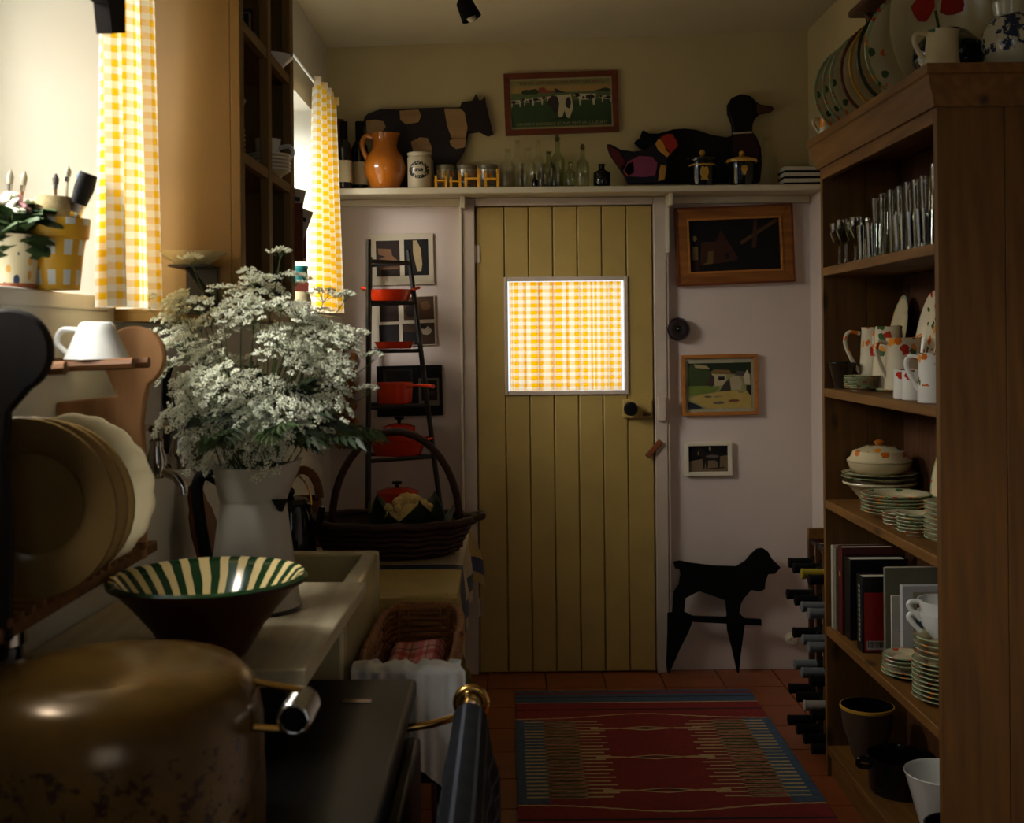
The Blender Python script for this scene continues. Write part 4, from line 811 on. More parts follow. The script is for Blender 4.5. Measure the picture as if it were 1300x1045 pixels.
# --- shelf of plates (z .895)
S2 = SH[2]
bowlthing('serving_bowl', 'deep cream bowl under the tureen plates', (1.155, 3.65, S2), [(0.045, 0), (0.05, 0.008), (0.095, 0.06), (0.112, 0.068), (0.113, 0.072)], 'cream_glaze', group=None)
z = stack(2, 'tureen_plate', 'wide green-rimmed plate between deep bowl and tureen', 1.155, 3.65, S2 + 0.0765, 0.116, 0.012, 0.012)
t = T('tureen', 'lidded cream tureen with orange knob on stacked plates', 'tureen', (1.155, 3.65, z + 0.0065))
MB().lathe([(0, 0), (0.06, 0), (0.09, 0.02), (0.098, 0.04), (0.094, 0.042), (0, 0.042)], n=32).build('body', 'cream_glaze', t)
MB().lathe([(0.098, 0.0425), (0.099, 0.046), (0.088, 0.056), (0.08, 0.074), (0.05, 0.088), (0, 0.092)], n=32).build('lid', china('tureen_lid_china', 'c4b48c', 0.06, density=30), t)
MB().lathe([(0, 0.09), (0.01, 0.092), (0.018, 0.102), (0.008, 0.108), (0, 0.108)], n=12).build('knob', flat('b5651d', 0.3), t)
stack(6, 'dinner_plate', 'green-rimmed dinner plate in the wide stack before the tureen', 1.122, 3.40, S2 + 0.002, 0.098, 0.018, 0.0098)
stack(4, 'small_plate', 'small green-rimmed plate in the low stack beside dinner plates', 1.076, 3.215, S2 + 0.001, 0.05, 0.012, 0.0095)
stack(6, 'tea_plate', 'small green-rimmed plate in the taller tea plate stack', 1.078, 3.095, S2 + 0.001, 0.052, 0.012, 0.0088)
zz = S2
for i in range(8): zz_ = S2 + 0.001 + i * 0.0125; plate('soup_plate', 'green-rimmed soup plate in tall stack against near dresser side', (1.122, 2.925, zz_), 0.083, 0.022, group='soup plates by the dresser side')
ovalplate('large cream platter propped upright behind the plate stacks', 1.243, 3.27, S2, 0.125, 0.135, 12, 'cream_glaze', 'upright_platter')
# --- book shelf (z .485)
S1 = SH[1]
def book(label, y0, y1, x0, depth, h, cover, pages='cream', lean=0, group=None, name='book'):
    t = T(name, label, 'book', (x0, (y0 + y1) / 2, S1), 0, group); w = (y1 - y0) / 2
    mb = MB(); mb.box(0, depth, -w, -w + 0.003, 0, h); mb.box(0, depth, w - 0.003, w, 0, h); mb.box(0, 0.004, -w + 0.003, w - 0.003, 0, h); mb.build('cover', cover, t, bevel=0.001)
    box(0.004, depth - 0.004, -w + 0.003, w - 0.003, 0.003, h - 0.004).build('pages', pages, t, smooth=0); t.rotation_euler = (R(lean), 0, 0); return t
book('thin cream paper-covered book at the far end of the row', 3.752, 3.776, 1.035, 0.17, 0.265, flat('a89c84'))
book('thin grey-backed book beside the cream one', 3.722, 3.746, 1.035, 0.17, 0.262, flat('77705f'))
t = book('dark red book with small gold device on its spine', 3.668, 3.714, 1.04, 0.17, 0.275, flat('4a100e', 0.4)); box(-0.001, 0.0, -0.006, 0.006, 0.18, 0.195).build('gold_device', 'gold', t)
book('thick black book before the dark red one', 3.60, 3.66, 1.045, 0.18, 0.25, flat('0f0d0d', 0.4))
t = book('black-spined book with bright red cover and barcode', 3.46, 3.515, 1.04, 0.15, 0.225, flat('0c0b0c', 0.4))
box(0.006, 0.146, -0.0288, -0.0276, 0.004, 0.178).build('red_cover', flat('8a100e', 0.35), t, smooth=0)
box(0.012, 0.068, -0.0296, -0.0289, 0.010, 0.036).build('barcode_panel', flat('a8a29a'), t, smooth=0)
mb = MB(); x = 0.016
while x < 0.063:
    wd_ = random.choice((0.0012, 0.002, 0.003)); mb.box(x, x + wd_, -0.0302, -0.0297, 0.016, 0.034); x += wd_ + random.choice((0.0012, 0.002))
mb.build('barcode', 'black', t, smooth=0)
mb = MB()
for i in range(12): mb.box(-0.0008, 0.0, -0.008, 0.008, 0.03 + i * 0.0145, 0.03 + i * 0.0145 + 0.009)
mb.build('spine_lettering', flat('8f8a84'), t, smooth=0)
t = T('grey_folder', 'tall grey folder standing behind the white booklet', 'folder', (1.086, 3.40, S1)); box(0, 0.17, -0.008, 0.008, 0, 0.265).build('cover', flat('6e6a58'), t, bevel=0.002)
mb = MB(); mb.box(0.004, 0.17, -0.005, 0.005, 0.265, 0.266); mb.build('papers', 'cream', t, smooth=0)
t = T('white_booklet', 'white booklet with red capital letters before the grey folder', 'booklet', (1.096, 3.37, S1)); box(0, 0.14, -0.004, 0.004, 0, 0.19).build('pages', flat('b9b4a8'), t, bevel=0.001)
textmesh('DI', 0.022, flat('6b2a24'), t, (0.033, -0.0045, 0.118)); 
box(0.02, 0.05, -0.0048, -0.0041, 0.085, 0.088).build('printed_line', flat('4a4540'), t, smooth=0)
t = T('picture_book', 'white book with a photograph of two red-haired heads on its cover', 'book', (1.105, 3.31, S1)); box(0, 0.165, -0.012, 0.012, 0, 0.232).build('cover', flat('b8b6b4', 0.35), t, bevel=0.001)
art(t, 0.03, 0.215, 0.13, 0.16, -0.0123, [('9a9078', FULL), ('5a2a18', blob(0.25, 0.2, 0.2, 0.16)), ('8a5a44', blob(0.24, 0.24, 0.11, 0.11)), ('6a3016', blob(0.65, 0.14, 0.2, 0.15)), ('96624a', blob(0.65, 0.18, 0.11, 0.1)), ('3a4a5a', rect(0.05, 0.4, 0.5, 1)), ('7a3a34', rect(0.5, 0.36, 0.95, 1))], 'cover_photograph')
z = stack(3, 'side_plate', 'green-rimmed side plate in the short stack on two dinner plates', 1.088, 3.225, S1 + 0.024, 0.062, 0.014, 0.0105)
stack(2, 'under_plate', 'wide plate beneath the short side plate stack', 1.108, 3.225, S1, 0.085, 0.012, 0.0105)
z = stack(9, 'pudding_plate', 'green-rimmed pudding plate in the tall stack under white bowls', 1.114, 2.985, S1 + 0.0005, 0.088, 0.018, 0.0115)
z = stack(4, 'dessert_bowl', 'green-rimmed dessert dish on top of the pudding plates', 1.114, 2.985, z + 0.012, 0.082, 0.022, 0.0145)
cupprof = [(0.04, 0), (0.045, 0.006), (0.062, 0.03), (0.072, 0.062), (0.073, 0.066)]
for i, lab in enumerate(('lower of two nested big white cups on the plate stack', 'upper of two nested big white cups on the plate stack')):
    jug('white_cup', lab, (1.114, 2.985, z + 0.02 + i * 0.030), cupprof, 'white_glaze', hand(0.066, 0.066, 0.03, 0.2, 0.9), 0.005, math.pi * 0.97, cat='cup')
# --- bottom shelf (z .10)
S0 = SH[0]
bowlthing('large_dark_bowl', 'large dark bowl with yellow rim on the lowest dresser shelf', (1.112, 3.66, S0), [(0.04, 0), (0.045, 0.01), (0.075, 0.10), (0.082, 0.165)], flat('4a3a30', 0.25), 'blackgloss', rim='gold')
jug('black_casserole', 'glossy black casserole pot on the lowest dresser shelf', (1.13, 3.40, S0), [(0.085, 0), (0.09, 0.01), (0.095, 0.10), (0.097, 0.105)], 'blackgloss', [(0.09, 0.09), (0.12, 0.095), (0.122, 0.075), (0.09, 0.07)], 0.006, math.pi, cat='pot')
bowlthing('white_basin', 'white pudding basin at back of the lowest dresser shelf', (1.155, 3.14, S0), [(0.055, 0), (0.06, 0.01), (0.095, 0.14), (0.1, 0.15)], 'white_glaze')
jug('black_casserole', 'second black casserole pot beside the near dresser side', (1.12, 2.93, S0), [(0.075, 0), (0.08, 0.01), (0.085, 0.09), (0.087, 0.095)], 'blackgloss', [(0.08, 0.08), (0.11, 0.085), (0.112, 0.065), (0.08, 0.06)], 0.006, math.pi, cat='pot')
# --- top of the dresser
for i, y in enumerate((3.745, 3.66, 3.575, 3.47, 3.385, 3.30, 3.225)):
    r = (0.148, 0.148, 0.15, 0.15, 0.15, 0.155, 0.158)[i]; mats = (('cream_glaze', 'rimgreen'), ('cream_glaze', 'rimgreen'), ('cream_glaze', 'rimgreen'), ('cream_glaze', flat('5a2f18', 0.3)), ('cream_glaze', 'gold'), (flat('a89468', 0.25), flat('1f2a1c', 0.3)), ('cream_glaze', 'rimgreen'))[i]
    lab = ('painted-rim plate standing on edge at the far end of dresser top', 'second standing plate with sprigged rim on dresser top', 'third standing plate with sprigged rim on dresser top', 'standing plate with brown rim in the dresser top row', 'standing plate with gilt rim in the dresser top row', 'standing plate with dark green rim beside the gilt one', 'largest standing plate next to the poppy platter')[i]
    plate('standing_plate', lab, (1.128 + 0.002 * i, y, CT + r * 0.985), r, 0.02, mats, 'plates standing on the dresser top', rot=(R(97), 0, 0))
mb = MB().lathe(plate_prof(1.0, 0.08), n=40, mats=PMATS); mb.v = [(a * 0.135, b * 0.205, c * 0.22) for a, b, c in mb.v]
o = mb.build('poppy_platter', ['cream_glaze', 'cream_glaze', 'cream_glaze'], loc=(1.155, 3.12, CT + 0.2045), rot=(R(96), 0, 0)); tag(o, 'tall cream platter painted with red poppies standing on dresser top', 'platter')
for nm, q, h, zo in (('poppy', blob(-0.042, 0.03, 0.03, 0.033), '9c2418', 0.0064), ('poppy', blob(0.034, 0.035, 0.033, 0.030), '9c2418', 0.0064), ('stem', [(-0.012, 0.02), (-0.006, 0.02), (0.012, -0.06), (0.006, -0.06)], '3c4a26', 0.006)):
    m = MB(); n = len(q); m.v = [(a, b, 0.0015) for a, b in q] + [(a, b, zo) for a, b in q]; m.face([n + i for i in range(n)]); [m.face([i, (i + 1) % n, n + (i + 1) % n, n + i]) for i in range(n)]
    m.build(nm, flat(h), o, smooth=0)
jug('cream_jug', 'small cream jug with orange rim on the dresser top', (1.068, 2.865, CT), cone(0.044, 0.034, 0.106), china('cream_jug_china', 'c4b48c', 0.085, density=22), hand(0.038, 0.106, 0.028, 0.3, 0.92), 0.005, math.pi, spout=0.012)
t = bowlthing('speckled_vase', 'round black speckled vase behind the small cream jug', (1.135, 3.0, CT), [(0.04, 0), (0.06, 0.012), (0.088, 0.06), (0.085, 0.10), (0.05, 0.135), (0.035, 0.14)], 'speckle', 'black', 'vase')
bowlthing('blue_white_vase', 'blue and white painted pottery vase on the dresser top', (1.224, 2.838, CT), [(0.038, 0), (0.048, 0.012), (0.064, 0.06), (0.062, 0.095), (0.045, 0.125), (0.034, 0.132), (0.04, 0.165)], 'blue_vase', 'cream_glaze', 'vase')
jug('small_white_jug', 'small white jug with red dab beside the standing plates', (1.035, 3.775, CT), cone(0.026, 0.022, 0.065), china('little_jug_china', 'b8ae94', 0.03, density=20), hand(0.024, 0.065, 0.02), 0.004, math.pi, spout=0.006)
t = T('plate_rail_shelf', 'small brown wooden shelf fixed high on the right wall', 'shelf', (XR, 3.45, 2.435))
box(-0.20, 0, -0.28, 0.28, 0.0, 0.022).build('board', 'pine_dark', t, bevel=0.006)
for y in (-0.22, 0.22): MB().prism([(0, 0), (-0.17, 0), (-0.14, -0.03), (-0.05, -0.06), (0, -0.14)], y - 0.01, y + 0.01).build('bracket', 'pine_dark', t, bevel=0.002)
MB().tube([(-0.15, 0.25, 0.0), (-0.15, 0.25, -0.04), (-0.14, 0.25, -0.055)], 0.003, 8).build('hook', 'brass', t)

# ================================================================== WINE RACK
RX0, RY0, RY1 = 1.075, 3.83, 4.22
t = T('wine_rack', 'wooden wine rack of square openings beside the dresser', 'wine rack', (RX0, RY0, 0)); rdep = XR - 0.006 - RX0
nc, nr_, pz_ = 4, 6, 0.112; py_ = (RY1 - RY0) / nc
for i in range(nc + 1):
    for x in (0.01, rdep - 0.01): box(x - 0.01, x + 0.01, i * py_ - 0.009, i * py_ + 0.009, 0, 0.69).build('post', 'pine_dark', t, bevel=0.001)
for j in range(nr_ + 1):
    for x in (0.01, rdep - 0.01): box(x - 0.006, x + 0.006, 0.0, RY1 - RY0, 0.012 + j * pz_ - 0.006, 0.012 + j * pz_ + 0.006).build('crosspiece', 'blackiron', t)
for i in range(nc + 1): box(0.02, rdep - 0.02, i * py_ - 0.006, i * py_ + 0.006, 0.676, 0.69).build('top_bar', 'pine_dark', t)
box(0.0, rdep, RY1 - RY0 - 0.008, RY1 - RY0 + 0.012, 0.69, 0.73).build('top_board', 'pine_y', t, bevel=0.002)
caps = {(0, 0): 'black', (0, 1): 'black', (0, 2): 'foil_y', (0, 3): 'black', (1, 0): 'black', (1, 1): 'black', (1, 2): 'foil', (1, 3): 'foil', (2, 1): 'black', (2, 2): 'foil', (2, 3): 'foil', (3, 0): None, (3, 1): 'foil', (3, 2): 'foil', (3, 3): 'black', (4, 0): 'black', (4, 1): 'black', (4, 2): 'foil_w', (4, 3): 'black', (5, 0): 'black', (5, 1): 'black', (5, 2): 'black', (5, 3): 'black'}
names = {'black': 'black-capped wine bottle lying in the rack', 'foil': 'wine bottle with blue-grey foil cap lying in the rack', 'foil_y': 'wine bottle with yellow foil cap in the rack', 'foil_w': 'wine bottle with pale foil cap low in the rack'}
rb = {}
for (row, col), cp in caps.items():
    if not cp: continue
    if cp not in rb:
        r = 0.037; nr2 = 0.0155; L = 0.285; t0 = T('rack_bottle', names[cp], 'bottle', (0, 0, 0), 0, 'bottles in the wine rack'); rot = Matrix.Rotation(R(-90), 4, 'Y')
        MB().lathe([(0, 0), (r * 0.92, 0), (r, 0.006), (r, 0.155), (r * 0.85, 0.178), (nr2, 0.215), (nr2, L), (0, L)], n=18, M4=rot).build('body', 'dark_glass', t0)
        MB().lathe([(nr2 + 0.0012, 0.212), (nr2 + 0.002, 0.28), (nr2 + 0.003, 0.281), (nr2 + 0.003, 0.287), (nr2, 0.289), (0, 0.289)], n=16, M4=rot).build('foil_cap', cp, t0, smooth=30); rb[cp] = t0; o = t0
    else: o = copy_tree(rb[cp])
    o['label'] = names[cp].replace(' in the rack', '').replace(' low', '').replace(' lying', '') + ' in the ' + ('top', 'second', 'third', 'fourth', 'fifth', 'lowest')[row] + ' row of the wine rack'
    o.location = (RX0 + rdep - 0.004 - random.uniform(0, 0.012), RY1 - (col + 0.5) * py_, 0.018 + (nr_ - 1 - row) * pz_ + 0.0375)

# ================================================================== PAN STAND (behind the table, by the end wall)
t = T('pan_stand', 'tall black iron pan stand with shelf bars holding orange pans', 'pan stand', (0, 0, 0)); 
LF = lambda z: Vector((W(469 - (1.82 - z) * 3.0, 430, 4.62).x - 0.0, 4.62, z)); LBk = lambda z: Vector((W(474, 430, 4.90).x - 0.01 - (1.82 - z) * 0.02, 4.90, z)); RT = lambda z: Vector((W(519, 430, 4.78).x + (1.80 - z) * 0.115, 4.78 + 0.0 * z, z))
for fn, zt in ((LF, 1.82), (LBk, 1.77), (RT, 1.79)): MB().tube([fn(0), fn(0.6), fn(1.2), fn(zt)], 0.0105, 8).build('leg', 'blackiron', t)
LV = [1.735, 1.572, 1.378, 1.155, 0.945, 0.70]
for z in LV:
    a, b, c = LF(z), LBk(z), RT(z)
    MB().tube([a, c], 0.009, 6).build('shelf_bar', 'blackiron', t); MB().tube([b, c], 0.008, 6).build('shelf_bar', 'blackiron', t); MB().tube([a, b], 0.008, 6).build('shelf_bar', 'blackiron', t)
def cen(z, k=0.42): return (LF(z) * 0.3 + LBk(z) * 0.3 + RT(z) * 0.4)
def ovaldish(label, z, a, b, h, name='oven_dish', ears=True, rz=0.25, cat='dish', dx=0):
    c = cen(z); t = T(name, label, cat, (c.x + dx, c.y, z + 0.0095), rz)
    mb = MB().lathe([(0, 0), (0.8, 0), (0.84, 0.1), (1.0, 1.0), (1.04, 1.02), (0.96, 1.0), (0.8, 0.15), (0, 0.12)], n=32, mats=[0, 0, 0, 0, 0, 1, 1]); mb.v = [(x * a, y * b, q * h) for x, y, q in mb.v]; mb.build('body', ['red_enamel', 'red_enamel_in'], t)
    if ears:
        for s in (-1, 1): MB().tube([(s * a * 0.98, -b * 0.45, h), (s * (a + 0.025), -b * 0.3, h + 0.008), (s * (a + 0.025), b * 0.3, h + 0.008), (s * a * 0.98, b * 0.45, h)], 0.0055, 8).build('handle', 'red_enamel', t, smooth=80)
    return t
ovaldish('orange gratin dish with end handles on the second shelf of stand', LV[1], 0.09, 0.08, 0.045, dx=0.012)
ovaldish('shallow red baking dish on the third shelf of stand', LV[2], 0.082, 0.075, 0.028, ears=False, dx=0.02)
def saucepan(label, z, r, h, dx, handle_ang, lidk=True, base=None, name='saucepan', hl=0.14):
    c = base or cen(z); t = T(name, label, 'pan', (c[0] + dx, c[1], z), 0)
    MB().lathe([(0, 0), (r * 0.88, 0), (r * 0.93, 0.008), (r, h), (r * 0.96, h), (r * 0.88, 0.012), (0, 0.01)], n=28).build('body', 'red_enamel', t)
    if lidk:
        MB().lathe([(r * 1.02, h), (r * 1.03, h + 0.006), (r * 0.6, h + 0.018), (0, h + 0.022)], n=28).build('lid', 'red_enamel', t)
        MB().lathe([(0, h + 0.02), (0.007, h + 0.021), (0.008, h + 0.034), (0.02, h + 0.038), (0.02, h + 0.046), (0, h + 0.048)], n=14).build('knob', 'black', t)
    if hl:
        d = Vector((math.cos(handle_ang), math.sin(handle_ang), 0)); MB().tube([d * r * 0.95 + Vector((0, 0, h * 0.8)), d * (r + hl * 0.4) + Vector((0, 0, h * 0.9)), d * (r + hl) + Vector((0, 0, h * 0.86))], [0.008, 0.009, 0.012], 8, flat=0.7).build('handle', 'darkwood_and_shade' if lidk else 'red_enamel', t)
    return t
saucepan('deep orange saucepan on the fourth shelf of stand', LV[3] + 0.0095, 0.075, 0.085, 0.012, R(-40), False)
ovaldish('wide orange oval dish with nested pan on fifth shelf', LV[4], 0.115, 0.088, 0.06, ears=True, dx=0.015)
c = cen(LV[4]); saucepan('red saucepan with lid standing in the wide oval dish', LV[4] + 0.0175, 0.065, 0.10, 0.02, R(-75), True, (c.x, c.y), hl=0.10)
saucepan('red casserole with black lid knob on the lowest shelf of stand', LV[5] + 0.0095, 0.085, 0.09, 0.0, 0, True, name='casserole', hl=0)

# ================================================================== TABLE, CLOTH, BASKET
TX1, TY0, TY1, TZ = -0.165, 3.12, 4.24, 0.745
t = T('side_table', 'small wooden table hidden under a striped oilcloth', 'table', (-0.46, 3.68, 0))
box(-0.285, TX1 + 0.46, TY0 - 3.68, TY1 - 3.68, TZ - 0.025, TZ).build('top', 'pine_dark', t, bevel=0.003)
for x in (-0.26, TX1 + 0.46 - 0.03):
    for y in (TY0 - 3.65, TY1 - 3.71): box(x - 0.022, x + 0.022, y - 0.022, y + 0.022, 0, TZ - 0.025).build('leg', 'pine_dark', t, bevel=0.003)
t = T('oilcloth', 'yellow and cream oilcloth with dark blue bands draped over the table', 'tablecloth', (-0.46, 3.68, TZ))
X0, X1, Y0, Y1 = -0.285, TX1 + 0.46 + 0.006, TY0 - 3.68 - 0.006, TY1 - 3.68 + 0.006
def bandmat(u, v):
    y = v
    return 0
def cl_(u, v):  # u across x incl. right hang, v along y incl. near hang
    Lx = X1 - X0; hx = 0.20; sxl = u * (Lx + hx); Ly = Y1 - Y0; hy = 0.17; sy = v * (Ly + 2 * hy) - hy
    z = 0.0025; x = X0 + sxl; y = Y0 + sy; fall = 0
    if sxl > Lx: fall = sxl - Lx; x = X1 + 0.004 + 0.016 * math.sin(sy * 17) * min(fall / 0.1, 1) + 0.012
    f2 = 0
    if sy < 0: f2 = -sy; y = Y0 - 0.004 - 0.008 * (1 + math.sin(u * 21)) * min(f2 / 0.1, 1)
    if sy > Ly: f2 = sy - Ly; y = Y1 + 0.004
    if fall and f2: x += 0.5 * min(fall, f2) * 0.6; y += (-1 if sy < 0 else 1) * min(fall, f2) * 0.35
    return Vector((x, y, z - max(fall, f2) - (0.25 * min(fall, f2))))
def bm_(u, v):
    sy = v * 1.474 - 0.17; sxl = u * (X1 - X0 + 0.2) - (X1 - X0)
    if 0.33 < sy < 0.40 or 0.96 < sy < 1.02: return 1
    if sxl > 0.10 and sxl < 0.15 and sy > 0.3: return 1
    if 0.40 <= sy <= 0.96: return 2
    return 0
MB().grid(cl_, 44, 64, bm_).build('cloth', ['oil_y', 'oil_blue', 'oil_pale'], t, smooth=60)
# trug basket with hoop handle
bx, by = -0.375, 3.70
t = T('trug_basket', 'large dark wicker basket with tall hoop handle on the table', 'basket', (bx, by, TZ + 0.004))
A, B = 0.26, 0.17
def ell(a, b, z, n=40, wob=0): return [(a * math.cos(6.2832 * i / n), b * math.sin(6.2832 * i / n), z + wob * math.sin(6.2832 * i / n * 12)) for i in range(n + 1)]
mb = MB().lathe([(0, 0.0), (0.72, 0.0), (0.80, 0.02), (0.97, 0.10), (0.94, 0.10), (0.77, 0.025), (0, 0.012)], n=40); mb.v = [(x * A, y * B, z) for x, y, z in mb.v]; mb.build('wicker_wall', 'wicker_dark', t)
for k in range(6):
    f = k / 5; s = 0.80 + 0.175 * f; MB().tube(ell(A * (s + 0.01), B * (s + 0.012), 0.018 + 0.085 * f, 48, 0.0035), 0.0075, 6, cap=False).build('woven_strand', 'wicker_dark', t, smooth=80)
MB().tube(ell(A + 0.002, B + 0.002, 0.108, 48, 0.002), 0.013, 8, cap=False).build('rim', 'wicker_dark', t, smooth=80)
hp = [(-0.19 * math.cos(R(a)) * (1.0), 0, 0.10 + 0.285 * math.sin(R(a))) for a in range(0, 181, 9)]
hp = [(-0.188, 0, 0.02)] + hp + [(0.188, 0, 0.02)]
MB().tube([(x * 1.06 + 0.015, y, z) for x, y, z in hp], 0.012, 8).build('handle', 'wicker_dark', t, smooth=80)
for s in (-1, 1): MB().tube([(s * (A - 0.02), -0.05, 0.108), (s * (A + 0.03), -0.02, 0.118), (s * (A + 0.03), 0.03, 0.118), (s * (A - 0.02), 0.06, 0.108)], 0.011, 8).build('ear', 'wicker_dark', t, smooth=80)
t = T('cauliflower', 'cauliflower with dark outer leaves lying in the dark basket', 'vegetable', (bx + 0.055, by - 0.02, TZ + 0.0175)); t.scale = (1.3, 1.3, 1.25); rnd = random.Random(4)
mb = MB().sphere((0, 0, 0.075), 0.062, 16, 10, sz=0.85)
for i in range(60):
    a = rnd.uniform(0, 6.28); e = rnd.uniform(-0.1, 1.4); mb.sphere((0.057 * math.cos(a) * math.cos(e), 0.057 * math.sin(a) * math.cos(e), 0.078 + 0.052 * math.sin(e)), rnd.uniform(0.010, 0.017), 7, 5)
mb.build('curd', 'caulif', t)
MB().lathe([(0, 0), (0.02, 0), (0.03, 0.03), (0.028, 0.05), (0, 0.05)], n=12).build('stalk', 'stem', t)
def leafmesh(L, w, curl, n=6):
    mb = MB(); mb.grid(lambda u, v: Vector(((u - 0.5) * w * math.sin(math.pi * min(v * 0.92 + 0.06, 1)) * 2, L * v, curl * v * v + 0.12 * w * math.cos((u - 0.5) * 6) + 0.02 * L * math.sin(9 * v + 4 * u))), 5, n); return mb
lm = leafmesh(0.10, 0.055, 0.06).mesh('leaf', ['leaf_dark']); lm.name = 'cauliflower_leaf'
for i in range(9):
    o = bpy.data.objects.new('leaf', lm); COL.objects.link(o); o.parent = t; a = 6.28 * i / 9 + 0.2; o.location = (0.028 * math.cos(a), 0.028 * math.sin(a), 0.03 + 0.012 * (i % 2)); o.rotation_euler = (R(12 + 10 * (i % 3)), 0, a - math.pi / 2)
for x, y, r, lab, m in ((-0.10, -0.03, 0.036, 'brown onion lying in the dark basket beside the cauliflower', '5a3418'), (-0.05, 0.06, 0.033, 'second brown onion half hidden behind the cauliflower', '5a3418')):
    t = T('onion', lab, 'vegetable', (bx + x, by + y, TZ + 0.0165)); MB().lathe([(0, 0), (r * 0.5, 0.003), (r, r * 0.8), (r * 0.85, r * 1.3), (r * 0.25, r * 1.7), (0.003, r * 2.1), (0, r * 2.1)], n=18).build('bulb', flat(m, 0.4), t)
    MB().tube([(0, 0, r * 2.0), (0.004, 0, r * 2.4)], [0.003, 0.001], 5).build('dry_neck', flat('7a5a30'), t)
# kettle etc. at the wall end of the table
ZT = TZ + 0.0035
t = T('black_coffee_pot', 'glossy black enamel coffee pot with wire bail handle', 'coffee pot', (-0.655, 3.50, ZT))
MB().lathe([(0, 0), (0.075, 0), (0.078, 0.008), (0.066, 0.16), (0.058, 0.185), (0.060, 0.19), (0, 0.19)], n=28).build('body', 'blackgloss', t)
MB().lathe([(0.06, 0.191), (0.05, 0.205), (0, 0.215)], n=28).build('lid', 'blackgloss', t); MB().sphere((0, 0, 0.225), 0.013).build('knob', 'blackgloss', t)
MB().tube([(0.06, -0.02, 0.10), (0.09, -0.03, 0.14), (0.10, -0.034, 0.185)], [0.018, 0.012, 0.009], 8).build('spout', 'blackgloss', t)
MB().tube([(0.062 * math.cos(R(a)), 0, 0.185 + 0.095 * math.sin(R(a))) for a in range(0, 181, 12)], 0.003, 6).build('wire_handle', 'brass', t)
t = T('wooden_trug', 'small brown wooden box with bent loop handle behind coffee pot', 'wooden box', (-0.69, 3.90, ZT), 0.2)
for q in ((-0.06, 0.06, -0.08, -0.072), (-0.06, 0.06, 0.072, 0.08)): box(q[0], q[1], q[2], q[3], 0, 0.15).build('side', 'rackwood', t, bevel=0.002)
for x in (-0.06, 0.052): box(x, x + 0.008, -0.072, 0.072, 0, 0.15).build('end', 'rackwood', t, bevel=0.002)
box(-0.052, 0.052, -0.072, 0.072, 0.0, 0.008).build('base', 'rackwood', t)
MB().tube([(0.056 * math.cos(R(a)), 0, 0.15 + 0.095 * math.sin(R(a))) for a in range(0, 181, 12)], 0.009, 8, flat=1.6).build('loop_handle', 'rackwood', t)
pk = W(431, 440, 4.98)
t = T('woven_mat', 'long brown woven rush strip hanging in the wall corner', 'wall hanging', (-0.70, 4.995, 0.97))
for k in range(3): MB().tube([(-0.03 + 0.03 * k + 0.012 * math.sin(i * 1.25 + k * 2.1), -0.02 - 0.008 * math.cos(i * 1.25 + k * 2.1), 0.0 + i * 0.0135) for i in range(30)], 0.017, 6).build('plait', 'wicker', t, smooth=80)
MB().tube([(0, -0.018, 0.38), (0, -0.004, 0.44)], 0.004, 6).build('cord', 'wicker', t)

# ================================================================== LEFT WALL CABINET
KX, KY0, KY1, KZ0, KZ1 = -0.514, 2.265, 2.835, 1.485, 2.36
t = T('wall_cabinet', 'open mustard painted wall cabinet with moulded cornice beside the sink curtain', 'wall cabinet', (XL + 0.002, KY0, KZ0)); kd = KX - XL - 0.002; kl = KY1 - KY0; kh = KZ1 - KZ0
for y in (0, kl - 0.018): box(0, kd - 0.02, y, y + 0.018, 0, kh).build('side_panel', 'cab', t, bevel=0.001)
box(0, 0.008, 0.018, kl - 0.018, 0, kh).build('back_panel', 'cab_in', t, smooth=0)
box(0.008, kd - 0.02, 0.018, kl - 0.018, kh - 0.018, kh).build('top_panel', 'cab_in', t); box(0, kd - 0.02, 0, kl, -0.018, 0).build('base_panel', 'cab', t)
for a, b in ((0, 0.035), (kl / 2 - 0.018, kl / 2 + 0.018), (kl - 0.045, kl)): box(kd - 0.02, kd, a, b, -0.018, kh).build('stile', 'cab', t, bevel=0.002)
KS = [1.80, 2.06]
KSz = [z - KZ0 for z in KS]
for z in KSz: 
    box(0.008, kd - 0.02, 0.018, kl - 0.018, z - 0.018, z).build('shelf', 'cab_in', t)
    for a, b in ((0.035, kl / 2 - 0.018), (kl / 2 + 0.018, kl - 0.045)): box(kd - 0.018, kd - 0.002, a, b, z - 0.022, z).build('shelf_lipping', 'cab', t, bevel=0.001)
for a, b in ((0.035, kl / 2 - 0.018), (kl / 2 + 0.018, kl - 0.045)): box(kd - 0.018, kd - 0.002, a, b, -0.018, 0.012).build('shelf_lipping', 'cab', t, bevel=0.001)
pro = [(0.0, kh - 0.03), (-0.008, kh - 0.03), (-0.012, kh - 0.005), (-0.03, kh + 0.02), (-0.034, kh + 0.05), (-0.045, kh + 0.055), (-0.045, kh + 0.08), (0.0, kh + 0.08)]
run([(0, 0, 0, -1), (kd, 0, 1, -1), (kd, kl, 1, 1), (0, kl, 0, 1)], pro).build('cornice', 'cab', t, smooth=30)
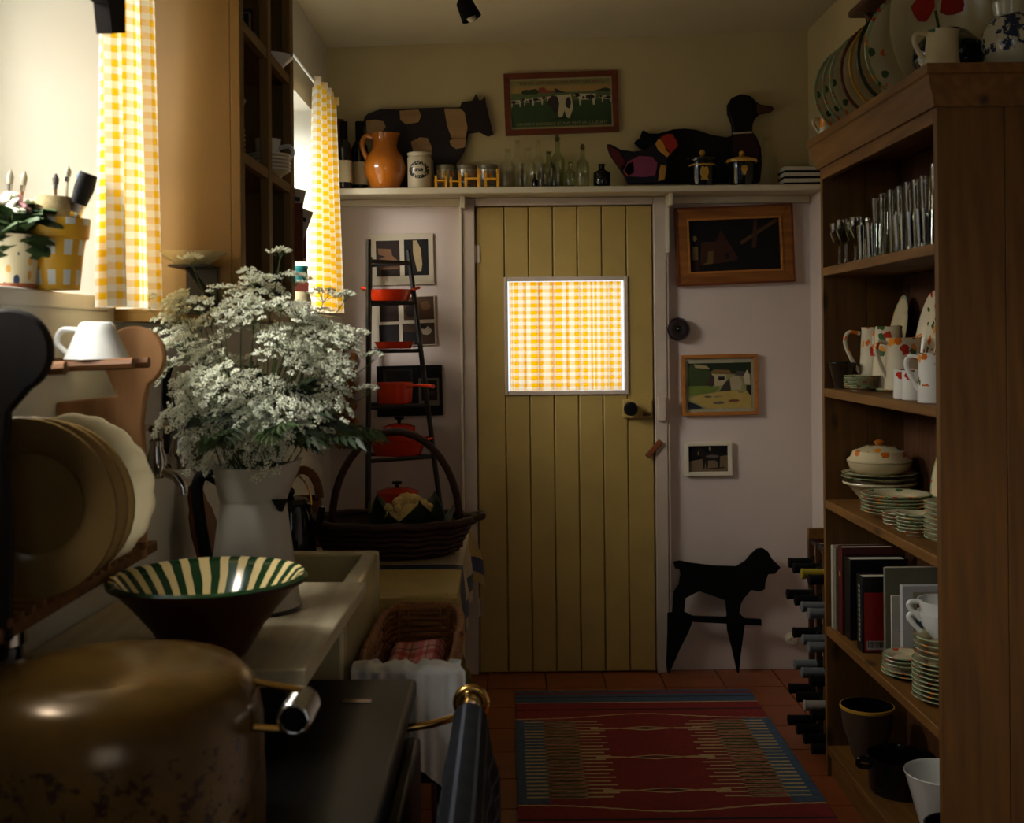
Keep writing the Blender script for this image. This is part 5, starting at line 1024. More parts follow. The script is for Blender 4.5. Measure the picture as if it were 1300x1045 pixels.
# things in it
kx = lambda px, y: min(max(W(px, 300, y).x, XL + 0.06), KX - 0.06)
def standing(name, label, y, z, th, h, dep, colr, cat='book'):
    t = T(name, label, cat, (KX - 0.075 - dep, y + 0.372, z)); mb = MB(); mb.box(0, dep, -th / 2, -th / 2 + 0.002, 0, h); mb.box(0, dep, th / 2 - 0.002, th / 2, 0, h); mb.box(dep - 0.003, dep, -th / 2, th / 2, 0, h); mb.build('cover', flat(colr, 0.5), t); box(0.003, dep - 0.003, -th / 2 + 0.002, th / 2 - 0.002, 0.002, h - 0.004).build('pages', 'cream', t); return t
for i, (y, th, h, c, lab) in enumerate(((2.31, 0.018, 0.115, '2f3a4a', 'small blue-grey paperback in the wall cabinet'), (2.332, 0.022, 0.125, '7a7464', 'pale paperback in the wall cabinet beside the blue one'), (2.358, 0.024, 0.14, '3a2a1c', 'taller brown book in the wall cabinet'), (2.39, 0.02, 0.10, '8a8474', 'short pale booklet in the wall cabinet'), (2.415, 0.02, 0.105, '5c5648', 'grey booklet next to the cabinet middle post'))): standing('small_book', lab, y, KS[1], th - 0.002, h, 0.12, c)
bowlthing('small_dish', 'small white dish on the upper shelf of the wall cabinet', (-0.548, 2.725, KS[1]), [(0.025, 0), (0.03, 0.004), (0.052, 0.024), (0.054, 0.026)], 'white_glaze')
stack(9, 'cabinet_bowl', 'white soup bowl in the pile inside the wall cabinet', -0.672, 2.715, KS[0], 0.066, 0.024, 0.0115, ('cream_glaze', 'white_glaze'), cat='bowl')
bowlthing('mixing_basin', 'white basin standing on the cabinet soup bowls', (-0.672, 2.715, KS[0] + 0.1205), [(0.04, 0), (0.045, 0.005), (0.065, 0.06), (0.068, 0.065)], 'white_glaze')
jug('milk_jug', 'white handled jug beside the stacked saucers in wall cabinet', (-0.640, 2.43, KS[0]), [(0.035, 0), (0.04, 0.005), (0.045, 0.06), (0.038, 0.115), (0.04, 0.12)], 'white_glaze', hand(0.042, 0.12, 0.035), 0.005, -0.4, spout=0.008)
jug('tea_cup', 'white cup with ring handle on the cabinet middle shelf', (-0.567, 2.783, KS[0]), [(0.024, 0), (0.027, 0.004), (0.03, 0.10), (0.031, 0.105)], 'white_glaze', hand(0.03, 0.105, 0.034, 0.35, 0.8), 0.0042, -0.25, cat='cup')
stack(5, 'cabinet_saucer', 'white saucer in the cabinet stack beneath nothing else', -0.548, 2.700, KS[0], 0.05, 0.018, 0.0085, ('cream_glaze', 'white_glaze'), 'saucers in the wall cabinet')
for o in [q for q in bpy.data.objects if q.name.startswith('cabinet_saucer')]: o['label'] = 'white saucer in the stack on the cabinet middle shelf'
bottle((-0.655, 2.70, KZ0), 0.13, 0.028, 'dark bottle on the lowest cabinet shelf beside the picture card', 'bottle', 'dark_glass', name='cruet_bottle')
bottle((-0.60, 2.74, KZ0), 0.11, 0.026, 'small dark bottle on the lowest cabinet shelf by the far post', 'bottle', 'dark_glass', name='cruet_bottle')
bottle((-0.548, 2.72, KZ0), 0.14, 0.024, 'tall dark bottle at the far end of lowest cabinet shelf', 'bottle', 'dark_glass', name='cruet_bottle')
t = T('picture_card', 'small pale card propped on the lowest cabinet shelf', 'card', (-0.60, 2.64, KZ0), 0.3); box(-0.02, 0.02, -0.002, 0.002, 0, 0.085).build('card', flat('8a8078'), t); box(-0.017, 0.017, -0.0026, -0.002, 0.02, 0.08).build('picture', flat('3a2a24'), t)
# letter rack on the far side of the cabinet
t = T('letter_rack', 'narrow brown wooden letter rack fixed to the far cabinet side', 'letter rack', (-0.60, KY1 + 0.001, 1.62)); box(-0.07, 0.105, 0, 0.006, 0, 0.14).build('back', 'frame_dark', t); box(-0.07, 0.105, 0.04, 0.046, 0, 0.08).build('front', 'frame_dark', t); box(-0.07, 0.105, 0.006, 0.04, 0, 0.006).build('bottom', 'frame_dark', t)
for i, (y, x0, h, tilt, lab) in enumerate(((0.012, 0.02, 0.16, 12, 'tallest printed letter sticking out of the letter rack'), (0.022, 0.03, 0.12, 20, 'folded printed letter in the middle of the letter rack'), (0.032, 0.0, 0.095, 28, 'short cream letter at the front of the letter rack'))):
    o = T('letter', lab, 'letter', (-0.60 + x0, KY1 + y, 1.6275 + 0.02)); o.rotation_euler = (0, R(tilt), 0); box(-0.05, 0.06, -0.0015, 0.0015, 0, h).build('sheet', 'card', o); box(-0.035, 0.05, -0.0021, -0.0015, h - 0.03, h - 0.02).build('printed_line', flat('2a3040'), o)
# things on the table-window sill
bowlthing('cream_crock', 'small rounded cream crock on the table window sill', (-0.70, 3.92, SILL), [(0.03, 0), (0.035, 0.004), (0.042, 0.04), (0.036, 0.066), (0.034, 0.07)], 'cream_glaze', cat='crock')
t = T('brown_box', 'little red-brown box balanced on the cream crock', 'box', (-0.70, 3.92, SILL + 0.0735), 0.2); box(-0.032, 0.032, -0.028, 0.028, 0, 0.022).build('tray', flat('5a2418'), t); box(-0.033, 0.033, -0.029, 0.029, 0.022, 0.03).build('lid', flat('6b2c1c'), t)
t = T('turquoise_tin', 'small turquoise tin on the red-brown box', 'tin', (-0.70, 3.92, SILL + 0.104), 0.2); MB().lathe([(0, 0), (0.03, 0), (0.03, 0.045), (0, 0.045)], n=20).build('body', flat('1f6a6a', 0.35), t); MB().lathe([(0.031, 0.045), (0.032, 0.047), (0.032, 0.055), (0, 0.057)], n=20).build('lid', flat('2f8a86', 0.3), t)
# shell dish on a dark bracket at the cabinet side
pk = W(238, 322, 2.16)
t = T('iron_bracket', 'dark iron bracket on the cabinet side under a white shell dish', 'bracket', (pk.x, KY0 - 0.001, pk.z - 0.02)); box(-0.03, 0.03, -0.006, 0, -0.09, 0.0).build('back_plate', 'blackiron', t); box(-0.035, 0.035, -0.11, 0, -0.004, 0.0).build('arm', 'blackiron', t); MB().tube([(0.0, -0.1, -0.004), (0.03, -0.03, -0.07), (0.03, -0.005, -0.085)], 0.006, 6).build('strut', 'blackiron', t)
t = T('shell_dish', 'pale scallop-edged dish resting on the iron bracket', 'dish', (pk.x, KY0 - 0.07, pk.z - 0.0195))
mb = MB().lathe([(0, 0.001), (0.03, 0), (0.035, 0.004), (0.06, 0.022), (0.062, 0.024), (0.057, 0.022), (0.03, 0.008), (0, 0.006)], n=32)
mb.v = [(x * (1 + 0.10 * math.cos(8 * math.atan2(y, x)) * (math.hypot(x, y) > 0.05)), y * (1 + 0.10 * math.cos(8 * math.atan2(y, x)) * (math.hypot(x, y) > 0.05)), z) for x, y, z in mb.v]; mb.build('dish', 'cream_glaze', t)

# ================================================================== SINK WINDOW SILL
PY = 1.93
def sillp(px, d): return W(px, 340, d).x
t = T('checked_pot', 'terracotta pot painted with yellow and white checks, full of brushes', 'pot', (sillp(76, PY), PY, SILL)); 
MB().lathe([(0, 0), (0.036, 0), (0.045, 0.082), (0.051, 0.084), (0.054, 0.116), (0.049, 0.116), (0.047, 0.086), (0.034, 0.01), (0, 0.01)], n=32).build('body', 'check_pot', t); potx = sillp(76, PY)
def brush(label, x, y, z, L, lean_x, lean_y, hm, hw, bm_, bl, bw, flatb=0.5, tip=True, ferr='chrome'):
    t = T('paint_brush', label, 'paintbrush', (x, y, z)); t.rotation_euler = (R(-lean_y), R(lean_x), 0)
    MB().tube([(0, 0, 0), (0, 0, L * 0.5), (0, 0, L)], [hw * 0.6, hw, hw * 0.8], 8).build('handle', hm, t)
    MB().tube([(0, 0, L), (0, 0, L + bl * 0.35)], [bw * 0.85, bw], 10, flat=flatb).build('ferrule', ferr, t)
    MB().tube([(0, 0, L + bl * 0.35), (0, 0, L + bl * 0.8), (0, 0, L + bl * 1.2)], [bw, bw * 1.25, bw * 1.1 if not tip else bw * 0.3], 10, flat=flatb).build('bristles', bm_, t, smooth=80)
bz = SILL + 0.0105
brush('fat round brush with pale bristles standing in the checked pot', potx + 0.0, PY - 0.012, bz + 0.0, 0.075, 0, 0, 'board', 0.010, plain('pale_bristle', 'a89468', 0.9, var=0.3, scale=90), 0.055, 0.026, 1.0, False, 'board')
brush('flat brush with black bristles leaning out of the checked pot', potx - 0.012, PY + 0.004, bz + 0.0, 0.118, 20, 0, 'frame_light', 0.007, plain('black_bristle', '14110f', 0.9, var=0.3, scale=90), 0.062, 0.023, 0.5, False)
for i, (dx, dy, L, lx, hmn, lab) in enumerate(((-0.014, 0.020, 0.158, 2, 'clear', ''), (-0.006, 0.026, 0.172, 5, '', ''), (0.004, 0.02, 0.165, 9, '', ''))):
    brush(('thin brush with paint-stained brown handle in the checked pot', 'thin brush with pale handle between the other thin brushes', 'thin brush with blue-grey tip in the checked pot')[i], potx + dx, PY + dy, bz, L, lx, 0, (flat('6b4a34'), flat('b8b09a'), flat('5a6a78'))[i], 0.0035, (flat('4a4440'), flat('9a947f'), flat('6a7a84'))[i], 0.022, 0.0055, 0.8)
t = T('flowered_pot', 'cream planter painted with small flowers at the window', 'pot', (sillp(18, PY - 0.05), PY - 0.05, SILL)); fpx = sillp(18, PY - 0.05)
MB().lathe([(0, 0), (0.036, 0), (0.037, 0.008)], n=32).build('foot', 'clay', t); MB().lathe([(0.037, 0.008), (0.046, 0.082), (0.049, 0.085), (0.045, 0.085), (0.034, 0.02), (0, 0.02)], n=32).build('body', 'flower_pot', t)
MB().lathe([(0, 0.07), (0.042, 0.07)], n=20).build('soil', flat('20150e'), t)
t = T('pot_plant', 'leafy plant with pink and white blossoms in the flowered pot', 'plant', (fpx, PY - 0.05, SILL + 0.0705)); rnd = random.Random(11)
lm2 = leafmesh(0.052, 0.030, -0.018).mesh('plant_leaf', ['leaf'])
for i in range(64):
    a = rnd.uniform(0, 6.28); o = bpy.data.objects.new('leaf', lm2); COL.objects.link(o); o.parent = t; rr = rnd.uniform(0.0, 0.035); z = rnd.uniform(0.0, 0.055)
    o.location = (rr * math.cos(a), rr * math.sin(a), z); o.rotation_euler = (rnd.uniform(-0.4, 0.9), rnd.uniform(-0.4, 0.4), a - math.pi / 2 + rnd.uniform(-0.4, 0.4)); o.scale = (1, 1, 1) if i % 2 else (0.8, 0.8, 0.8)
pet = MB(); [pet.sphere((0.008 * math.cos(6.28 * k / 5), 0.008 * math.sin(6.28 * k / 5), 0.002), 0.007, 6, 4, sz=0.5) for k in range(5)]; pet.sphere((0, 0, 0.003), 0.004, 6, 4)
pm_ = [pet.mesh('blossom', [m]) for m in ('pinkflower', 'floret')]
for i in range(14):
    a = rnd.uniform(0, 6.28); e = rnd.uniform(0.4, 1.5); o = bpy.data.objects.new('blossom', pm_[i % 2]); COL.objects.link(o); o.parent = t; o.location = (0.05 * math.cos(a) * math.cos(e), 0.05 * math.sin(a) * math.cos(e), 0.02 + 0.055 * math.sin(e)); o.rotation_euler = (rnd.uniform(-.8, .8), rnd.uniform(-.8, .8), 0)
mb = MB(); [mb.tube([(0, 0, -0.0), (rnd.uniform(-.03, .03), rnd.uniform(-.03, .03), rnd.uniform(.03, .07))], 0.0015, 5) for _ in range(14)]; mb.build('stems', 'stem', t)
jx = sillp(20, 2.03)
t = T('brush_jar', 'small round brown jar holding two brushes behind the planter', 'jar', (sillp(8, 2.06), 2.06, SILL)); MB().lathe([(0, 0), (0.03, 0), (0.042, 0.06), (0.036, 0.10), (0.022, 0.125), (0.026, 0.14), (0.02, 0.14), (0.018, 0.125), (0.03, 0.1), (0.026, 0.012), (0, 0.012)], n=24).build('body', flat('4a2a1a', 0.3), t)
for i, (dx, lx) in enumerate(((0.004, 3), (0.008, 8))): brush(('thin brown-handled brush standing in the round brown jar', 'second thin brush leaning in the round brown jar')[i], sillp(8, 2.06) + dx, 2.06 + 0.008 * i, SILL + 0.0125, 0.17, lx, 0, flat('7a4a22'), 0.0035, flat('8a8474'), 0.03, 0.006, 0.8)

# ================================================================== RANGE, LID, RAIL, TOWEL
GX, GY0, GY1, GZ = -0.17, 0.95, 2.10, 0.82
t = T('range_cooker', 'low black enamel range cooker below the drainer board', 'range cooker', (GX, GY0, 0)); gl = GY1 - GY0; gd = GX - XL - 0.004
box(-gd, -0.012, 0.0, gl - 0.012, 0.06, GZ - 0.035).build('body', 'enamel_black', t, bevel=0.006); box(-gd, 0, 0, gl, GZ - 0.035, GZ).build('top_plate', 'enamel_black', t, bevel=0.008); box(-gd + 0.03, -0.05, 0.02, gl - 0.04, 0, 0.06).build('plinth', 'black', t)
for y0, y1, z0, z1 in ((0.05, 0.5, 0.42, 0.74), (0.56, 1.08, 0.42, 0.74), (0.05, 0.5, 0.1, 0.38), (0.56, 1.08, 0.1, 0.38)):
    d_ = box(-0.014, 0.012, y0, y1, z0, z1).build('oven_door', 'enamel_black', t, bevel=0.008); MB().tube([(0.012, y0 + 0.06, z1 - 0.05), (0.03, y0 + 0.06, z1 - 0.05), (0.03, y0 + 0.16, z1 - 0.05), (0.012, y0 + 0.16, z1 - 0.05)], 0.006, 8).build('door_handle', 'chrome', d_)
box(-0.115, -0.065, 1.005, 1.022, GZ - 0.0005, GZ + 0.002).build('chrome_rectangle', 'chrome', t, bevel=0.0008)  # small thin chrome rectangle on the top plate
# towel rail
rx, rz_ = 0.10, -0.03
for y in (0.1, 1.10):
    MB().tube([(-0.01, y - 0.04, GZ - 0.06), (0.03, y - 0.04, GZ - 0.055), (0.075, y - 0.015, GZ + rz_ - 0.02), (rx, y, GZ + rz_)], 0.007, 8).build('rail_bracket', 'brass', t, smooth=80)
    ring = [(rx + 0.026 * math.cos(R(a)), y, GZ + rz_ + 0.026 * math.sin(R(a))) for a in range(0, 361, 20)]; MB().tube(ring, 0.0075, 8, cap=False).build('rail_ring', 'brass', t, smooth=80)
MB().tube([(rx, 0.06, GZ + rz_), (rx, 1.115, GZ + rz_)], 0.019, 16).build('towel_rail', 'chrome', t)
t = T('striped_towel', 'dark towel with grey stripes hanging over the range rail', 'towel', (GX + rx, GY0 + 0.72, GZ + rz_))
def tw(u, v):
    L = 0.62; s = (v - 0.5) * L; r = 0.026; y = (u - 0.5) * 0.56; half = math.pi * r / 2
    fold = 0.006 * math.sin(u * 23 + 1)
    if abs(s) < half: a = s / r; return Vector((r * math.sin(a), y, r * math.cos(a) + 0.001 + abs(fold) * 0.2))
    sg = 1 if s > 0 else -1; d_ = abs(s) - half
    return Vector((sg * (r + (0.016 + fold) * min(d_ / 0.06, 1) * (1 if sg > 0 else 0.6)), y, -d_))
o = MB().grid(tw, 40, 60).build('cloth', 'towel', t, smooth=80); so = o.modifiers.new('thick', 'SOLIDIFY'); so.thickness = 0.003; so.offset = 1
# domed hob lid
LX, LY = -0.462, 1.36
t = T('hob_lid', 'big domed tarnished hob lid with coiled side handle on the range', 'hob lid', (LX, LY, GZ))
MB().lathe([(0, 0), (0.165, 0.0), (0.170, 0.01), (0.172, 0.08), (0.170, 0.17), (0.162, 0.205), (0.142, 0.226), (0.10, 0.236), (0.05, 0.240), (0, 0.241)], n=64).build('dome', 'lid', t, smooth=60)
mb = MB()
for y, z in ((0.025, 0.205), (-0.025, 0.168)): mb.tube([(0.155, y, z), (0.215, y * 0.6, z - 0.008)], 0.0042, 8)
h_ = mb.build('handle_rods', 'brass', t)
co_ = [(0.215 + 0.017 * math.cos(k * 0.62), -0.035 + 0.07 * k / 90.0, 0.178 + 0.017 * math.sin(k * 0.62)) for k in range(91)]
MB().tube(co_, 0.0038, 6).build('handle_coil', 'chrome', t, smooth=80); MB().tube([(0.215, -0.037, 0.178), (0.215, 0.037, 0.178)], 0.012, 12).build('handle_core', 'black', t)
t = T('storage_jar', 'dark glass storage jar with metal lid beside the hob lid', 'jar', (-0.706, 1.60, GZ)); MB().lathe([(0, 0), (0.045, 0), (0.048, 0.006), (0.048, 0.16), (0.036, 0.18), (0.036, 0.195), (0.033, 0.195), (0.033, 0.18), (0.044, 0.158), (0.044, 0.01), (0, 0.01)], n=28).build('body', plain('smoky_jar', '17120f', 0.08, var=0.1), t); MB().lathe([(0.037, 0.195), (0.042, 0.198), (0.042, 0.215), (0.015, 0.228), (0, 0.230)], n=28).build('lid', 'chrome', t)

# ================================================================== SINK AND DRAINER
SY0, SY1, SX1, SZ1 = 2.30, 2.96, -0.33, 0.895
t = T('belfast_sink', 'deep cream fireclay sink under the wall taps', 'sink', (XL + 0.002, SY0, 0)); sd = SX1 - XL - 0.002; sl = SY1 - SY0; th = 0.042
for q in ((0, sd, 0, th), (0, sd, sl - th, sl), (0, th * 1.6, th, sl - th), (sd - th, sd, th, sl - th)): box(q[0], q[1], q[2], q[3], 0.68, SZ1).build('sink_wall', 'sink', t, bevel=0.008)
box(0.0, sd, 0.0, sl, 0.645, 0.68).build('sink_floor', 'sink', t, bevel=0.006)
t2 = T('sink_stand', 'plain dark wooden stand carrying the sink', 'stand', (XL + 0.004, SY0, 0))
for y in (0.02, sl - 0.07): box(0.02, sd - 0.03, y, y + 0.05, 0, 0.645).build('pier', 'darkwood_and_shade', t2, bevel=0.003)
box(0.02, 0.04, 0.07, sl - 0.07, 0.1, 0.6).build('rear_board', 'darkwood_and_shade', t2)
# drainer board: slopes down to the sink
DY0, DY1 = 1.71, 2.435; za, zb = 0.947, 0.924
t = T('drainer_board', 'pale scrubbed wooden drainer board sloping down to the sink', 'drainer board', (-0.53, DY0, 0.0)); sl_ = (zb - za) / (DY1 - DY0)
mb = MB(); x0, x1 = XL + 0.53 + 0.006, 0.23; L = DY1 - DY0
mb.v = [(x0, 0, za - 0.027), (x1, 0, za - 0.027), (x1, L, zb - 0.027), (x0, L, zb - 0.027), (x0, 0, za), (x1, 0, za), (x1, L, zb), (x0, L, zb)]
for q in ((0, 3, 2, 1), (4, 5, 6, 7), (0, 1, 5, 4), (1, 2, 6, 5), (2, 3, 7, 6), (3, 0, 4, 7)): mb.face(list(q))
mb.build('board', 'drainer', t, bevel=0.003); box(x0, x1 - 0.05, 0.10, 0.14, GZ, za - 0.030).build('bearer', 'darkwood_and_shade', t)
dz = lambda y: za + sl_ * (y - DY0)
# slip bowl
bowl_y = 1.80; bx_ = W(268, 730, bowl_y).x
t = T('slipware_bowl', 'wide brown pottery bowl with green and cream striped inside rim', 'bowl', (bx_, bowl_y, dz(bowl_y - 0.06) + 0.0005))
br = 0.152
MB().lathe([(0, 0.004), (0.058, 0.0), (0.062, 0.006), (0.085, 0.045), (0.118, 0.085), (0.138, 0.106), (0.150, 0.112), (br, 0.119)], n=48).build('outside', plain('brown_slip', '3a150c', 0.35, var=0.25, scale=14), t)
MB().lathe([(br, 0.119), (br - 0.006, 0.123), (br - 0.014, 0.120), (0.126, 0.106), (0.105, 0.080), (0.07, 0.04), (0.0, 0.022)], n=48, mats=[1, 0, 0, 0, 0, 0]).build('inside', ['slip', flat('16331a', 0.15)], t)
# enamel jug with cow parsley
JX, JY = W(326, 700, 2.15).x, 2.15; JZ = dz(JY - 0.09) + 0.0005
t = T('enamel_jug', 'tall pale enamel jug with dark handle holding white flowers', 'jug', (JX, JY, JZ), R(-8))
MB().lathe([(0, 0.004), (0.082, 0), (0.085, 0.006), (0.060, 0.195), (0.0595, 0.199), (0.062, 0.203)], n=40).build('body', 'jug_enamel', t)
mb = MB().lathe([(0.0595, 0.197), (0.064, 0.215), (0.073, 0.262), (0.071, 0.263), (0.061, 0.215), (0.057, 0.198)], n=40)
for i, (x, y, z) in enumerate(mb.v):
    if x > 0 and z > 0.2: w = math.exp(-(math.atan2(y, x) / 0.5) ** 2) * (z - 0.2) / 0.06; mb.v[i] = (x + 0.022 * w, y, z + 0.014 * w)
mb.build('collar', 'jug_enamel', t); MB().lathe([(0.0825, 0.0), (0.087, 0.003), (0.084, 0.008)], n=40).build('base_band', flat('2a2826', 0.3), t)
MB().tube(curve([(-0.066, 0, 0.235), (-0.095, 0, 0.245), (-0.108, 0, 0.215), (-0.098, 0, 0.13), (-0.082, 0, 0.05)]), 0.0085, 8, flat=1.4).build('handle', 'black', t, smooth=80)
MB().prism([(0.032, 0.205), (0.062, 0.205), (0.052, 0.182), (0.044, 0.184)], -0.054, -0.0475, M4=Matrix.Rotation(R(20), 4, 'Z')).build('chipped_patch', flat('1c1816'), t)
MB().lathe([(0, 0.19), (0.056, 0.19)], n=24).build('water', flat('1a1c14', 0.05), t)
# --- cow parsley: individual flower heads on stems
t = T('cow_parsley_bunch', 'big airy bunch of white cow parsley standing in the enamel jug', 'flowers', (JX, JY, JZ + 0.1905)); rnd = random.Random(21)
def umbel(seed, R_, nu, nf):
    r2 = random.Random(seed); mb = MB()
    for i in range(nu):
        a = 2.4 * i; rr = R_ * math.sqrt((i + 0.5) / nu); cx, cy = rr * math.cos(a), rr * math.sin(a); cz = R_ * 0.9 - 0.35 * rr * rr / R_ + r2.uniform(-.004, .004)
        mb.tube([(0, 0, 0), (cx * 0.6, cy * 0.6, cz * 0.7), (cx, cy, cz - 0.004)], 0.0005, 3, 1, cap=False)
        for j in range(nf):
            b = 2.4 * j + i; q = 0.0085 * math.sqrt((j + 0.3) / nf); x, y, z = cx + q * math.cos(b), cy + q * math.sin(b), cz + r2.uniform(-.002, .003); s = r2.uniform(0.0019, 0.0031)
            n0 = len(mb.v); mb.v += [(x + s, y, z), (x, y + s, z), (x - s, y, z), (x, y - s, z), (x, y, z + s * 0.9), (x, y, z - s * 0.9)]
            for f in ((0, 1, 4), (1, 2, 4), (2, 3, 4), (3, 0, 4), (1, 0, 5), (2, 1, 5), (3, 2, 5), (0, 3, 5)): mb.face([n0 + k for k in f])
    return mb.mesh('umbel', ['floret', 'stem'], smooth=0)
ums = [umbel(1, 0.027, 8, 11), umbel(2, 0.032, 10, 11), umbel(3, 0.021, 6, 10), umbel(4, 0.030, 8, 9)]
fern = MB()
for i in range(9):
    v = i / 8; L = 0.028 * math.sin(math.pi * (0.15 + 0.8 * v))
    for s in (-1, 1):
        n0 = len(fern.v); y = 0.01 + 0.085 * v; fern.v += [(0, y, 0.01 * v), (s * L * 0.55, y + 0.012, 0.004), (s * L, y + 0.022, -0.004), (s * L * 0.5, y - 0.003, 0.002)]; fern.face([n0, n0 + 1, n0 + 2, n0 + 3])
fern.tube([(0, 0, 0), (0, 0.05, 0.003), (0, 0.1, 0.01)], 0.0009, 4); fm = [fern.mesh('fern_leaf', [m], smooth=0) for m in ('leaf', 'leaf_dark')]
cz0 = 0.235
sub = [Vector((rnd.uniform(-1, 1), rnd.uniform(-1, 1), rnd.uniform(-0.9, 1))) for _ in range(30)]
for i in range(228):
    while True:
        c_ = sub[i % 30]; p_ = c_ + Vector((rnd.gauss(0, .13), rnd.gauss(0, .13), rnd.gauss(0, .12)))
        if i % 3 and p_.y > 0.1: p_.y = -p_.y
        if 0.35 < p_.length < 1.02: break
        sub[i % 30] = Vector((rnd.uniform(-1, 1), rnd.uniform(-1, 1), rnd.uniform(-0.9, 1)))
    p = Vector((p_.x * 0.205, p_.y * 0.125, cz0 + p_.z * 0.19)); 
    lim = 0.085 + max(0, p.z) * 1.1
    if p.x < -0.17: p.x = -0.17 + 0.3 * (p.x + 0.17)
    if math.hypot(p.x, p.y) > lim: k = lim / math.hypot(p.x, p.y); p.x *= k; p.y *= k
    p.z = max(p.z, 0.075)
    if i % 9 == 0: p = Vector((rnd.uniform(-.10, .10), rnd.uniform(-.12, -.05), rnd.uniform(0.12, 0.36)))
    base_ = Vector((rnd.uniform(-.035, .035), rnd.uniform(-.035, .035), 0.0)); d_ = (p - Vector((0, 0, 0.08))).normalized()
    o = bpy.data.objects.new('flower_head', ums[i % 4]); COL.objects.link(o); o.parent = t; o.location = p; up = (d_ * 0.8 + Vector((rnd.uniform(-.5, .5), -0.35 + rnd.uniform(-.4, .4), 0.35))).normalized(); o.rotation_euler = up.to_track_quat('Z', 'Y').to_euler(); k = rnd.uniform(0.7, 1.15); o.scale = (k, k, k)
    if i % 3 == 0:
        mid = base_ * 0.5 + p * 0.5 + Vector((0, 0, 0.03)); MB().tube([base_ - Vector((0, 0, 0.0)), mid, p], [0.0018, 0.0014, 0.0009], 5).build('flower_stem', 'stem', t, smooth=80)
for i in range(34):
    a = rnd.uniform(-2.2, 2.2); e = rnd.uniform(-0.5, 0.6); rr = rnd.uniform(0.02, 0.09); p = Vector((rr * 1.2 * math.cos(a), rr * math.sin(a), 0.15 + rr * 0.8 * e)); p.z = max(p.z, 0.085)
    o = bpy.data.objects.new('leaf', fm[0 if i % 3 == 0 else 1]); COL.objects.link(o); o.parent = t; o.location = p; o.rotation_euler = (rnd.uniform(-0.5, 0.8), rnd.uniform(-0.8, 0.8), a - math.pi / 2); k = rnd.uniform(0.8, 1.5); o.scale = (k, k, k)
for dx, dz_ in ((0.175, 0.37), (0.215, 0.20), (-0.185, 0.37), (0.20, 0.30), (-0.10, 0.44), (0.06, 0.45), (0.225, 0.26)):
    p = Vector((dx, -0.03, dz_)); o = bpy.data.objects.new('flower_head', ums[2]); COL.objects.link(o); o.parent = t; o.location = p; MB().tube([(0.02, 0, 0), (dx * 0.6, -0.02, dz_ * 0.75), p], [0.0018, 0.0012, 0.0008], 5).build('flower_stem', 'stem', t, smooth=80)

# ================================================================== TAPS, BOARD, PAN ON THE LEFT WALL
def tap(label, y):
    t = T('wall_tap', label, 'tap', (XL, y, 1.185)); 
    MB().tube([(0, 0, 0.0), (0.075, 0, 0.0)], 0.011, 10).build('pipe', 'chrome', t); MB().lathe([(0, -0.022), (0.013, -0.022), (0.018, -0.005), (0.02, 0.012), (0.012, 0.04), (0.014, 0.05), (0.007, 0.056), (0.006, 0.07), (0, 0.07)], (0.08, 0, 0), 16).build('body', 'chrome', t)
    MB().tube([(0.085, 0, -0.005), (0.115, 0, -0.018), (0.13, 0, -0.04), (0.132, 0, -0.055)], [0.012, 0.0095, 0.0085, 0.009], 10).build('spout', 'chrome', t, smooth=80)
    MB().tube([(0.08, -0.032, 0.075), (0.08, 0.032, 0.075)], [0.0065, 0.0065], 8).build('cross_handle', 'chrome', t); MB().tube([(0.048, 0, 0.075), (0.112, 0, 0.075)], 0.006, 8).build('cross_handle', 'chrome', t)
    MB().lathe([(0, 0), (0.024, 0), (0.02, 0.008), (0, 0.008)], n=16, M4=Matrix.Rotation(R(90), 4, 'Y')).build('wall_flange', 'chrome', t)
tap('chrome cross-head tap over the sink, farther from the plate rack', 2.42); tap('chrome cross-head tap half hidden by the round-headed rack panel', 2.27)
for y, z, lab in ((2.315, 1.28, 'upper small cream wall tile above the taps'), (2.315, 1.225, 'lower small cream wall tile above the taps')):
    o = box(0, 0.006, -0.04, 0.04, -0.025, 0.025).build('wall_tile', 'sink', bevel=0.002, loc=(XL, y, z)); tag(o, lab, 'tile')
t = T('black_tray', 'black round-cornered baking tray hung flat behind the flowers', 'tray', (XL, 2.72, 1.14)); q = arc(0.11, 0.20, 0.035, 0, 90, 5) + arc(-0.11, 0.20, 0.035, 90, 180, 5) + arc(-0.11, 0.035, 0.035, 180, 270, 5) + arc(0.11, 0.035, 0.035, 270, 360, 5)
RZ90 = Matrix.Rotation(R(90), 4, 'Z')
MB().prism(q, -0.02, -0.002, M4=RZ90).build('tray', 'blackgloss', t, bevel=0.004); MB().prism([(x * 0.8, 0.02 + z * 0.8) for x, z in q], -0.0225, -0.02, M4=RZ90).build('tray_well', flat('231f1e', 0.3), t)
t = T('bread_board', 'brown shaped bread board leaning on the wall behind the sink', 'board', (XL + 0.075, 2.70, SZ1 + 0.001)); q = [(-0.085, 0.0), (0.085, 0.0), (0.09, 0.10), (0.075, 0.14)] + arc(0, 0.145, 0.055, 10, 170, 10, 0.06) + [(-0.075, 0.14), (-0.09, 0.10)]
o = MB().prism(q, -0.008, 0.008, M4=RZ90).build('board', 'board_brown', t, bevel=0.003); o.rotation_euler = (0, R(-14), 0); o.location = (0.008, 0, 0.003)
